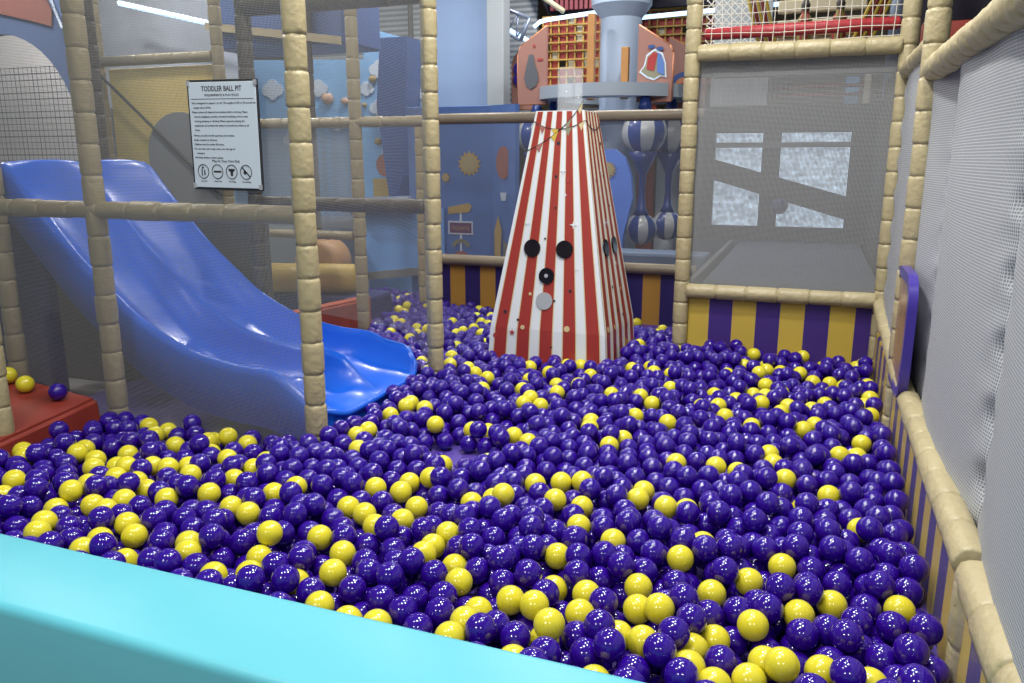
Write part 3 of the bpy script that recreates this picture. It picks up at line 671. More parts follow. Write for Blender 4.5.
for i in range(4):
    cx = -.108+i*.066; bm = bmesh.new()
    pts = [(cx+math.cos(a)*.025, -.0045, .069+math.sin(a)*.026) for a in [2*PI*k/28 for k in range(29)]]; polytube(bm, pts, .0013, 5)
    pg = obj('pictogram_ring', bm, M['ink'], SG); bm = bmesh.new()
    if i == 0:
        disc(bm, (cx-.002, -.0045, .083), .004, .001); bx(bm, cx-.009, cx-.005, -.0045, -.0035, .052, .078); bx(bm, cx+.003, cx+.008, -.0045, -.0035, .055, .074)
    elif i == 1: bx(bm, cx-.018, cx+.018, -.0045, -.0035, .066, .072)
    elif i == 2:
        prism(bm, [(cx-.014, -.0045, .080), (cx+.014, -.0045, .080), (cx+.014, -.0045, .074), (cx+.005, -.0045, .068), (cx+.005, -.0045, .054), (cx-.005, -.0045, .054), (cx-.005, -.0045, .068), (cx-.014, -.0045, .074)], (0, .001, 0))
    else:
        prism(bm, [(cx-.019, -.0045, .085), (cx-.016, -.0045, .088), (cx+.019, -.0045, .053), (cx+.016, -.0045, .050)], (0, .001, 0)); disc(bm, (cx-.005, -.0045, .067), .007, .001)
    o = obj('pictogram', bm, M['ink'], SG)
    text('caption_text', ('No Food', 'Socks Only', 'No Diving', 'No Climbing')[i], .0075, TM(cx, .030), M['ink'], SG)
for cx, cz in ((-sw+.010, sh-.014), (sw-.010, sh-.014), (-sw+.010, .014), (sw-.010, .014)):
    obj('wire_clip', box(cx-.006, cx+.006, -.008, .002, cz-.010, cz+.010, .002), M['speaker_grey'], SG)

# ================================================================ CORRIDOR BEHIND THE DENSE NET
o = obj('walkway_deck', box(-.66, .46, 4.95, 9.4, .45, .60, .01), M['carpet']); tag(o, 'raised grey carpeted walkway behind the dense net', 'walkway')
o = obj('side_board', box(-.74, -.70, 5.0, 8.2, .0, .63, .005), M['grey_mid']); tag(o, 'low grey board along the left of the carpeted walkway', 'board')
struct('wall_corridor', box(.50, .56, 4.95, 9.0, 0, 2.05), M['grey_dark'])
M['frost'] = mat('frosted_daylight_pane', (.5, .6, .7), .5, noise=.4, nscale=14, emit=(.62, .78, .96), est=.85)
fn = M['frost'].node_tree; nz = fn.nodes.new('ShaderNodeTexNoise'); nz.inputs['Scale'].default_value = 22; nz.inputs['Detail'].default_value = 5
fn.links.new(fn.nodes.new('ShaderNodeTexCoord').outputs['Object'], nz.inputs['Vector']); fn.links.new(math_n(fn, 'MULTIPLY', math_n(fn, 'POWER', nz.outputs['Fac'], 1.6), 2.7), fn.nodes['Principled BSDF'].inputs['Emission Strength'])
WY = 8.5
bm = box(-1.3, .9, WY+.06, WY+.08, .62, 1.68)
o = struct('window_1', bm, M['frost'])
for i, (x0, x1, za, zb) in enumerate(((-1.22, -.96, .75, 1.66), (-.50, -.33, .75, 1.66), (.30, 1.0, .75, 1.66), (-1.22, 1.0, .61, .75), (-1.22, 1.0, 1.66, 1.92))):
    o = obj('frame_board', box(x0, x1, WY-.05, WY+.05, za, zb, .005), M['grey_dark']); tag(o, ['dark board left of the far left window pane', 'dark post between the two bright window panes', 'dark board right of the far right window pane', 'dark board below the two bright window panes', 'dark board above the two bright window panes'][i], 'board')
bm = bmesh.new(); prism(bm, [(-1.0, WY-.12, 1.22), (.34, WY-.12, .83), (.34, WY-.12, 1.05), (-1.0, WY-.12, 1.42)], (0, .04, 0))
o = obj('sloping_rail', bm, M['grey_dark']); tag(o, 'dark sloping board crossing both window panes', 'board')
o = obj('cross_bar', box(-.96, .32, WY-.10, WY-.06, 1.52, 1.57, .005), M['grey_mid']); tag(o, 'thin grey bar near the top of the window panes', 'bar')
o = obj('hanging_ball', None if False else (lambda bm: (bmesh.ops.create_uvsphere(bm, u_segments=16, v_segments=10, radius=.08), bmesh.ops.translate(bm, verts=bm.verts, vec=(-.30, 8.30, .965)), bm)[2])(bmesh.new()), M['navy_vinyl'], smooth=True); tag(o, 'small dark punch ball at the lower left of the right window', 'ball')
# net strip over the corridor, with the red rope tower behind it
o = obj('ceiling_beam', box(-.66, .40, 5.5, 5.56, 1.92, 1.95, .004), M['grey_mid']); tag(o, 'thin pale bar just under the top rail behind the dense net', 'bar')
o = obj('shade_board', box(-1.2, .9, 8.0, 8.05, 2.16, 2.42, .004), M['grey_dark']); tag(o, 'dark board above the strip window behind the dense net', 'board')
o = quad_uv('safety_net', [(-.95, 8.2, 1.93), (.62, 8.2, 1.93), (.62, 8.2, 2.2), (-.95, 8.2, 2.2)], M['net_white']); tagn(o, 'far white net strip above the window panes')
for i, z in enumerate((2.02, 2.10)):
    o = obj('red_rail', lathe_axis(bmesh.new(), (-.46, 8.78, z), (.40, 8.78, z+.01), [(0, .018), (.86, .018)], 10), M['red_vinyl'], smooth=True); tag(o, ['lower', 'upper'][i]+' thin red rail in the strip above the windows', 'rail')
o = obj('cream_post', box(.38, .44, 8.75, 8.82, 0, 2.3, .004), M['cream']); tag(o, 'short cream post right of the thin red rails', 'post')
o = obj('blue_window_panel', box(.22, .34, 8.9, 8.93, 0, 2.2, .002), M['sky_print']); tag(o, 'small bright blue panel at the right of the strip above the windows', 'panel')

# ================================================================ UPPER RIGHT: THINGS BEHIND THE WHITE NET
def striped_pole(p0, p1, label):
    e = empty('striped_pole', p0); tag(e, label, 'pole', 'yellow and red striped poles')
    for k, mn in enumerate(('yellow_vinyl', 'red_vinyl', 'yellow_vinyl', 'red_vinyl', 'yellow_vinyl')):
        off = Vector(((k-2)*.032, 0, 0)); reparent(obj('rope', tube(bmesh.new(), Vector(p0)+off, Vector(p1)+off, .014, 8), M[mn], smooth=True), e)
striped_pole((-.42, 7.0, 2.25), (-.62, 7.0, 2.95), 'bundle of yellow and red ropes leaning left behind the white net')
striped_pole((.24, 7.0, 2.25), (.52, 7.0, 2.95), 'bundle of yellow and red ropes leaning right behind the white net')
for cx, lb in ((-.17, 'left'), (.09, 'right')):
    e = empty('lantern_post', (cx, 7.2, 2.2)); tag(e, lb+' of the two small red and olive lantern posts behind the white net', 'post')
    reparent(obj('body', lathe_axis(bmesh.new(), (cx, 7.2, 2.2), (cx, 7.2, 2.62), [(0, .05), (.30, .055), (.34, .03), (.38, .028), (.42, .01)], 12), stripe_mat('red_olive_stripes_'+lb, (.30, .03, .03), (.22, .20, .04), .02, 0)), e)
    reparent(obj('cap', lathe_axis(bmesh.new(), (cx, 7.2, 2.56), (cx, 7.2, 2.66), [(0, .03), (.05, .035), (.1, .012)], 12), M['grey_dark']), e)
for z, lb in ((2.32, 'lowest'), (2.46, 'middle'), (2.62, 'highest')):
    o = obj('cream_beam', box(-.40, .30, 7.6, 7.68, z, z+.10, .01), M['cream']); tag(o, lb+' cream horizontal beam behind the lantern posts', 'beam')
o = obj('wood_beam', box(-.40, .30, 7.55, 7.6, 2.42, 2.45, .004), M['wood']); tag(o, 'narrow wooden strip between the cream beams', 'beam')
for cx, lb in ((.55, 'left'), (.72, 'right')):
    o = obj('pale_column', tube(bmesh.new(), (cx, 7.8, 1.9), (cx, 7.8, 4.2), .065, 14), M['column'], smooth=True); tag(o, lb+' pale column in the top right bay behind the white net', 'column')
o = obj('grey_screen', box(-1.05, -.50, 8.6, 8.66, 1.9, 4.0, .004), M['pale_grey']); tag(o, 'pale grey screen left of the leaning rope bundle', 'screen')
o = quad_uv('safety_net', [(-1.05, 8.0, 2.2), (-.55, 8.0, 2.2), (-.55, 8.0, 3.2), (-1.05, 8.0, 3.2)], net_mat('white_diamond_netting', (.66, .66, .64), .07, .16, True)); tagn(o, 'white diamond net in front of the pale grey screen')
o = obj('dark_screen', box(.46, 2.2, 5.2, 5.26, 1.95, 3.6, .004), M['ceil']); tag(o, 'dark backdrop behind the right side post at the top', 'screen')
bm = bmesh.new(); bx(bm, .47, .75, 4.95, 5.0, 1.95, 2.12, .02)
o = obj('red_pad', bm, M['red_vinyl'], angle=.6); tag(o, 'dark red pad between the right side post and top rail', 'pad')

# ================================================================ BLUE MURAL WALL
MU = empty('mural_wall', (-2.8, 6.65, 0)); tag(MU, 'blue mural board with a sun, signpost and balloon left of the striped tower', 'mural')
reparent(obj('board', box(-3.45, -2.64, 6.62, 6.68, 0, 1.86, .005), M['blue_print']), MU)
bm = bmesh.new(); prism(bm, [(-2.64, 6.62, 0), (-2.38, 6.50, 0), (-2.38, 6.50, 1.86), (-2.64, 6.62, 1.86)], (.02, .05, 0)); reparent(obj('angled_board', bm, M['blue_print']), MU)
YM = 6.612
def sun(cx, cz, r, y, p, d=.006):
    bm = bmesh.new(); star(bm, (cx, y, cz), r*1.5, d, 14, .72); reparent(obj('sun_rays', bm, M['sun_print']), p)
    bm = bmesh.new(); disc(bm, (cx, y-.003, cz), r, d, 'y', 22); reparent(obj('sun_face', bm, mat('sun_face_print', (.46, .38, .20), .5)), p)
sun(-2.85, 1.37, .075, YM, MU); sun(-3.08, 1.25, .028, YM, MU)
bm = bmesh.new(); prism(bm, [(-3.06, YM, .99), (-2.86, YM, 1.03), (-2.83, YM, 1.0), (-2.86, YM, .95), (-3.06, YM, .93)], (0, .006, 0)); reparent(obj('arrow_print', bm, M['sun_print']), MU)
bm = box(-3.06, -2.82, YM-.002, YM+.004, .75, .87); reparent(obj('signboard_print', bm, M['cloud']), MU)
bm = box(-3.045, -2.835, YM-.005, YM, .765, .855); reparent(obj('signboard_field', bm, mat('plum_print', (.16, .06, .16), .5)), MU)
t_ = text('signboard_text', 'TICKETS', .046, Matrix.Translation((-2.94, YM-.0065, .79))@Matrix.Rotation(PI/2, 4, 'X'), M['sun_print'], None); reparent(t_, MU)
bm = bmesh.new(); prism(bm, [(-2.95, YM+.003, .45), (-2.93, YM+.003, .45), (-2.93, YM+.003, .95), (-2.95, YM+.003, .95)], (0, .004, 0)); reparent(obj('signpost_print', bm, M['cloud']), MU)
bm = bmesh.new(); pts = [(-2.94+.09*math.cos(a), YM, .64+.07*math.sin(a)) for a in [PI*i/10 for i in range(11)]]+[(-2.94+.05*math.cos(a), YM, .64+.035*math.sin(a)) for a in [PI-PI*i/10 for i in range(11)]]; prism(bm, pts, (0, .006, 0)); reparent(obj('fan_print', bm, M['sage_print']), MU)
bm = bmesh.new(); disc(bm, (-2.94, YM, .55), .07, .006, 'y', 18, 1, .75); reparent(obj('round_sign_print', bm, M['orange_print']), MU)
bm = bmesh.new(); disc(bm, (-2.50, 6.535, 1.38), .066, .006, 'y', 22, 1, 2.1); reparent(obj('balloon_print', bm, M['orange_print']), MU)
bm = bmesh.new(); prism(bm, [(-2.53, 6.535, 1.13), (-2.47, 6.535, 1.13), (-2.48, 6.535, 1.06), (-2.52, 6.535, 1.06)], (0, .006, 0)); reparent(obj('basket_print', bm, M['cloud']), MU)
bm = bmesh.new(); prism(bm, [(-2.60, 6.57, .5), (-2.54, 6.55, .5), (-2.52, 6.54, .8), (-2.56, 6.56, .93), (-2.60, 6.57, .8)], (0, .006, 0)); reparent(obj('rocket_print', bm, M['sun_print']), MU)
bm = bmesh.new(); prism(bm, [(-2.50, 6.53, .5), (-2.44, 6.52, .5), (-2.46, 6.52, .68), (-2.50, 6.53, .72)], (0, .006, 0)); reparent(obj('hill_print', bm, M['sage_print']), MU)
# purple shadow-free base strip and big pale wall and column
o = obj('pale_blue_wall', box(-4.0, -3.33, 8.3, 8.4, 0, 4.4, .01), M['pale_wall']); tag(o, 'pale blue wall block at the top, left of a pale grey column', 'wall panel')
o = obj('grey_column', box(-3.33, -3.14, 8.22, 8.42, 0, 4.4, .01), M['pale_grey']); tag(o, 'pale grey square column right of the pale blue wall block', 'column')

# ================================================================ CAROUSEL
CY = 8.0; CR = empty('carousel', (-2.05, 8.6, 0)); tag(CR, 'carousel with a pale column, white ring, salmon boards and striped balloons', 'carousel')
cx0 = -2.02
prf = [(0, .30), (.12, .30), (.16, .22), (1.75, .20), (1.80, .30), (1.84, .30), (1.88, .205), (2.78, .205), (2.90, .30), (3.3, .33)]
reparent(obj('centre_column', lathe_axis(bmesh.new(), (cx0+.08, 8.40, 0), (cx0+.08, 8.40, 3.3), prf, 28), M['column'], angle=.5), CR)
# the ring: a thick annulus
def annulus(cx, cy, z0_, z1_, ri, ro, n=48):
    bm = bmesh.new(); R_ = []
    for k in range(n):
        a = 2*PI*k/n; c, s = math.cos(a), math.sin(a)
        R_.append([bm.verts.new((cx+c*r, cy+s*r, z)) for r, z in ((ri, z0_), (ro, z0_), (ro, z1_), (ri, z1_))])
    for k in range(n):
        a, b = R_[k], R_[(k+1) % n]
        for i in range(4): bm.faces.new((a[i], a[(i+1) % 4], b[(i+1) % 4], b[i]))
    return bm
reparent(obj('ring', annulus(cx0+.02, 8.40, 1.99, 2.11, .50, .80), mat('blue_grey_ring_paint', (.34, .40, .47), .4), angle=.6), CR)
# salmon boards with prints
def board(xa, xb, y, flip, nm):
    pts = [(xa, y, 1.95), (xb, y, 1.95), (xb, y, 2.38), (xb+(xa-xb)*.10, y, 2.45), (xa, y, 2.64)] if not flip else [(xa, y, 1.95), (xb, y, 1.95), (xb, y, 2.68), (xa+(xb-xa)*.10, y, 2.50), (xa, y, 2.43)]
    bm = prism(bmesh.new(), pts, (0, .05, 0)); o = reparent(obj('salmon_board', bm, M['pink']), CR)
    c = Vector((0, 0, 0))
    for p in pts: c += Vector(p)/len(pts)
    bm = bmesh.new(); n = len(pts)
    for i in range(n):
        if i == (4 if not flip else 1): continue
        polytube(bm, [pts[i], pts[(i+1) % n]], .013, 6)
    bmesh.ops.translate(bm, verts=bm.verts, vec=(0, .012, 0)); e = reparent(obj('orange_edge', bm, M['pink_edge'], smooth=True), CR); return o
board(-2.87+.0, -2.57, 7.92, True, 'a'); board(-1.66, -1.33, 7.92, False, 'b')
board(-3.22, -2.98, 8.7, True, 'c'); board(-1.52, -1.13, 8.8, False, 'd')
# pear print, cap print, flower and rainbow
bm = bmesh.new(); prism(bm, [(-2.75, 7.91, 2.42), (-2.71, 7.91, 2.42), (-2.69, 7.91, 2.33), (-2.66, 7.91, 2.25), (-2.65, 7.91, 2.18), (-2.68, 7.91, 2.12), (-2.73, 7.91, 2.09), (-2.78, 7.91, 2.12), (-2.80, 7.91, 2.2), (-2.78, 7.91, 2.3)], (0, .005, 0)); reparent(obj('pear_print', bm, M['grey_print']), CR)
bm = bmesh.new(); disc(bm, (-2.70, 7.91, 2.50), .013, .005, 'y', 10); bx(bm, -2.66, -2.61, 7.91, 7.915, 2.36, 2.38); reparent(obj('leaf_print', bm, M['red_print']), CR)
def hat(sc, m, y, nm):
    bm = bmesh.new(); c = Vector((-1.50, y, 2.27)); raw = [(-.13, -.05), (-.06, -.10), (.0, -.12), (.06, -.09), (.11, -.10), (.10, .02), (.07, .10), (.0, .14), (-.07, .09), (-.09, .0)]
    prism(bm, [c+Vector((a*sc, 0, b*sc)) for a, b in raw], (0, .004, 0)); reparent(obj(nm, bm, m), CR)
hat(1.1, M['cloud'], 7.913, 'cap_outline'); hat(.95, M['sage_print'], 7.909, 'cap_brim')
bm = bmesh.new(); prism(bm, [(-1.57, 7.905, 2.24), (-1.50, 7.905, 2.22), (-1.47, 7.905, 2.38), (-1.51, 7.905, 2.39), (-1.56, 7.905, 2.34)], (0, .003, 0)); reparent(obj('cap_crown', bm, M['red_print']), CR)
bm = bmesh.new(); prism(bm, [(-1.47, 7.905, 2.21), (-1.40, 7.905, 2.18), (-1.41, 7.905, 2.30), (-1.45, 7.905, 2.38), (-1.47, 7.905, 2.38)], (0, .003, 0)); reparent(obj('cap_side', bm, M['blue_print']), CR)
bm = bmesh.new(); disc(bm, (-1.53, 7.905, 2.44), .035, .004, 'y', 12, 1, .5); disc(bm, (-1.45, 7.905, 2.42), .035, .004, 'y', 12, 1, .5); reparent(obj('propeller_print', bm, M['navy_board']), CR)
bm = bmesh.new()
for k in range(5): disc(bm, (-3.06+.09*math.cos(k*2*PI/5), 8.685, 2.32+.09*math.sin(k*2*PI/5)), .07, .005, 'y', 14)
reparent(obj('flower_print', bm, mat('indigo_print', (.03, .015, .22), .5)), CR)
bm = bmesh.new(); disc(bm, (-3.06, 8.678, 2.32), .055, .005, 'y', 14); reparent(obj('flower_centre', bm, M['cloud']), CR)
for ri, ro, mn in ((.12, .17, 'navy_board'), (.07, .12, 'pink_edge'), (.0, .07, 'red_print')):
    bm = bmesh.new(); A_ = [PI*i/14 for i in range(15)]
    prism(bm, [(-1.34+ro*math.cos(a), 8.787-ro*.02, 2.12+ro*math.sin(a)) for a in A_]+[(-1.34+ri*math.cos(a), 8.787-ro*.02, 2.12+ri*math.sin(a)) for a in A_[::-1]][:None if ri else 1], (0, .004, 0)); reparent(obj('rainbow_print', bm, M[mn]), CR)
# wood posts beside the column
for xx in (-2.14, -1.80):
    reparent(obj('wood_post', box(xx-.035, xx+.035, 7.98, 8.05, 1.98, 2.78 if xx < -2 else 2.46, .004), M['wood']), CR)
# balloons: striped hemispheres on top, tapering necks, striped balls at the foot
def gored(c, r, z_s, rx=1.):
    """striped balloon: gores alternate in two meshes"""
    A_, B_ = bmesh.new(), bmesh.new(); nseg = 10; sub = 3; nv = 12
    for s in range(nseg):
        bm = A_ if s % 2 else B_
        cols = []
        for j in range(sub+1):
            a = 2*PI*(s+j/sub)/nseg+.35
            cols.append([bm.verts.new((c[0]+math.cos(a)*r*math.sin(PI*i/nv)*rx, c[1]+math.sin(a)*r*math.sin(PI*i/nv), c[2]+z_s*r*math.cos(PI*i/nv))) for i in range(nv+1)])
        for a_, b_ in zip(cols, cols[1:]):
            for i in range(nv): bm.faces.new((a_[i], b_[i], b_[i+1], a_[i+1]))
    for bm in (A_, B_): bmesh.ops.remove_doubles(bm, verts=bm.verts, dist=1e-5)
    return A_, B_
def gondola(x, y, lb, s=.92, m1='white_balloon', m2='blue_balloon'):
    e = empty('balloon_gondola', (x, y, .5)); tag(e, lb, 'balloon ride', 'striped balloon figures hanging from the carousel')
    a, b = gored((x, y, 1.66), .235*s, .95); reparent(obj('balloon_gores', a, M[m1], smooth=True), e); reparent(obj('balloon_dark_gores', b, M[m2], smooth=True), e)
    a, b = gored((x, y, .74), .175*s, .95); reparent(obj('foot_ball_gores', a, M[m1], smooth=True), e); reparent(obj('foot_ball_dark_gores', b, M[m2], smooth=True), e)
    reparent(obj('neck', lathe_axis(bmesh.new(), (x, y, .88), (x, y, 1.50), [(0, .085*s), (.06, .05*s), (.2, .033*s), (.38, .04*s), (.50, .10*s), (.60, .16*s)], 16), M[m2], smooth=True), e)
    reparent(obj('hanger', lathe_axis(bmesh.new(), (x, y, 1.86), (x, y, 2.04), [(0, .07), (.06, .06), (.18, .03)], 12), M[m2], smooth=True), e)
gondola(-1.56, 7.85, 'nearest blue and white striped balloon figure right of the tower')
gondola(-1.40, 8.40, 'farther blue and white striped balloon figure close to the beige post')
gondola(-2.88, 8.55, 'blue and white striped balloon figure half hidden left of the tower')
gondola(-1.86, 8.95, 'orange striped balloon figure behind the blue sun board', 1., 'white_balloon', 'orange_print')
gondola(-2.62, 7.80+.55, 'blue and white striped balloon figure just behind the tower left side')
# blue sun board under the column
SB = empty('sun_board', (-2.05, 7.5, 0)); tag(SB, 'rounded bright blue board with a small sun, right behind the tower', 'board')
pts = [(-2.4, 7.5, 0), (-1.66, 7.5, 0), (-1.66, 7.5, .7), (-1.58, 7.5, 1.05), (-1.60, 7.5, 1.25), (-1.66, 7.5, 1.42), (-1.76, 7.5, 1.50), (-2.3, 7.5, 1.50), (-2.4, 7.5, 1.45)]
bm = prism(bmesh.new(), pts, (0, .08, 0)); reparent(obj('board', bm, mat('cobalt_board', (.13, .27, .85), .4)), SB)
sun(-1.82, 1.31, .055, 7.492, SB)
bm = box(-1.90, -1.78, 7.488, 7.496, .86, .96); reparent(obj('signboard_print', bm, M['cloud']), SB)
bm = bmesh.new(); prism(bm, [(-1.92, 7.49, 1.05), (-1.78, 7.49, 1.08), (-1.76, 7.49, 1.04), (-1.92, 7.49, 1.0)], (0, .005, 0)); reparent(obj('arrow_print', bm, M['sun_print']), SB)
bm = bmesh.new(); disc(bm, (-1.82, 7.49, .72), .06, .005, 'y', 16, 1, .8); reparent(obj('round_sign_print', bm, M['orange_print']), SB)
o = obj('grey_bench', box(-2.3, -.8, 6.9, 7.2, .0, .62, .03), mat('slate_bench', (.16, .22, .34), .5)); tag(o, 'slate padded bench edge below the balloon figures', 'bench')
o = obj('white_cabinet', box(-1.75, -1.42, 9.6, 9.9, .0, 1.42, .01), M['white']); tag(o, 'white cabinet seen between the two striped balloon figures', 'cabinet')
o = obj('dark_backdrop', box(-1.4, .5, 9.3, 9.36, .0, 1.95, .004), M['grey_mid']); tag(o, 'grey backdrop behind the balloon figures at right', 'screen')
o = obj('pale_doorway', box(-3.1, -2.3, 9.6, 9.66, .0, 2.0, .004), M['white']); tag(o, 'white doorway board seen between the mural and the tower', 'board')
# ================================================================ ROPE TOWER, TRUSS, LIGHTS
def lattice(x0, x1, z0_, z1_, y, label, seed):
    e = empty('rope_lattice', ((x0+x1)/2, y, z0_)); tag(e, label, 'climbing net')
    rn = random.Random(seed); bm, bm2, bm3 = bmesh.new(), bmesh.new(), bmesh.new(); n = int((x1-x0)/.085); k = int((z1_-z0_)/.085)
    for i in range(n+1): xx = x0+(x1-x0)*i/n; bx(bm, xx-.008, xx+.008, y, y+.02, z0_, z1_)
    for j in range(k+1): zz = z0_+(z1_-z0_)*j/k; bx(bm, x0, x1, y-.02, y, zz-.008, zz+.008)
    for i in range(n):
        for j in range(k):
            if rn.random() < .93: bx(bm2 if rn.random() < .86 else bm3, x0+(x1-x0)*i/n+.01, x0+(x1-x0)*(i+1)/n-.01, y+.03, y+.05, z0_+(z1_-z0_)*j/k+.008, z0_+(z1_-z0_)*(j+1)/k-.008)
    reparent(obj('yellow_ropes', bm, mat('yellow_rope', (.52, .32, .07), .6)), e); reparent(obj('red_pads', bm2, mat('red_pad', (.42, .06, .05), .6)), e); reparent(obj('cream_pads', bm3, M['cream']), e)
    reparent(obj('wooden_edge', box(x1, x1+.05, y-.02, y+.05, z0_, z1_), M['wood']), e)
lattice(-2.95, -2.30, 2.12, 2.93, 8.95, 'red and yellow rope lattice left of the pale column', 3)
lattice(-1.90, -.85, 2.20, 2.98, 9.2, 'red and yellow rope lattice right of the pale column', 8)
o = obj('red_curtain', box(-2.28, -1.75, 9.45, 9.5, 0, 2.15), mat('red_patterned_cloth', (.33, .06, .03), .7, noise=.6, nscale=9)); tag(o, 'red patterned cloth below the carousel ring', 'cloth')
o = obj('warm_panel', box(-3.6, -2.4, 10.3, 10.35, 0, 3.15), M['cream']); tag(o, 'cream lit panel behind the truss at top centre', 'panel')
o = obj('led_tube', polytube(bmesh.new(), [(-2.97, 8.7, 2.80), (-2.90, 8.7, 2.85), (-2.82, 8.7, 2.865), (-2.2, 8.7, 2.915)], .022, 8), M['led'], smooth=True); tag(o, 'glowing light tube above the left rope lattice', 'light')
o = obj('led_tube', polytube(bmesh.new(), [(-1.85, 8.7, 2.83), (-.45, 8.7, 2.88)], .022, 8), M['led'], smooth=True); tag(o, 'glowing light tube above the right rope lattice', 'light')
o = obj('led_tube', polytube(bmesh.new(), [(-3.5, 8.6, 2.93), (-2.95, 8.6, 2.62)], .022, 8), M['led'], smooth=True); tag(o, 'glowing light tube sloping under the truss', 'light')
bm = bmesh.new()
polytube(bm, [(-3.7, 8.5, 3.16), (-2.95, 8.5, 2.86)], .022, 6); polytube(bm, [(-3.7, 8.5, 2.98), (-3.05, 8.5, 2.64)], .018, 6); polytube(bm, [(-2.95, 8.5, 2.86), (-3.05, 8.5, 2.64)], .022, 6)
for i in range(6):
    a = i/6; polytube(bm, [(-3.7+.75*a, 8.5, 3.16-.30*a), (-3.7+.65*(a+.09), 8.5, 2.98-.34*(a+.09))], .009, 5); polytube(bm, [(-3.7+.65*(a+.09), 8.5, 2.98-.34*(a+.09)), (-3.7+.75*(a+.16), 8.5, 3.16-.30*(a+.16))], .009, 5)
o = obj('roof_truss', bm, M['truss'], smooth=True); tag(o, 'pale metal roof truss sloping down at top centre', 'truss')
bm = bmesh.new(); prism(bm, [(-2.9, 9.0, 2.96), (-.3, 9.0, 2.98), (-.3, 9.0, 4.4), (-3.6, 9.0, 4.4)], (0, .05, 0))
o = obj('dark_fascia', bm, M['ceil']); tag(o, 'dark fascia above the light tubes', 'fascia')
bm = bmesh.new()
for i in range(14): bx(bm, -2.85+i*.055, -2.85+i*.055+.035, 8.9, 8.95, 2.99, 3.6)
o = obj('corrugated_sheet', bm, M['maroon']); tag(o, 'maroon corrugated sheet above the left light tube', 'sheet')
o = obj('pale_beam', polytube(bmesh.new(), [(-3.05, 8.65, 3.22), (-2.62, 8.65, 2.93)], .028, 8), M['cream'], smooth=True); tag(o, 'pale diagonal beam left of the maroon sheet', 'beam')

# ================================================================ BALLS
R_B = .038; D_B = 2*R_B; BED = .20
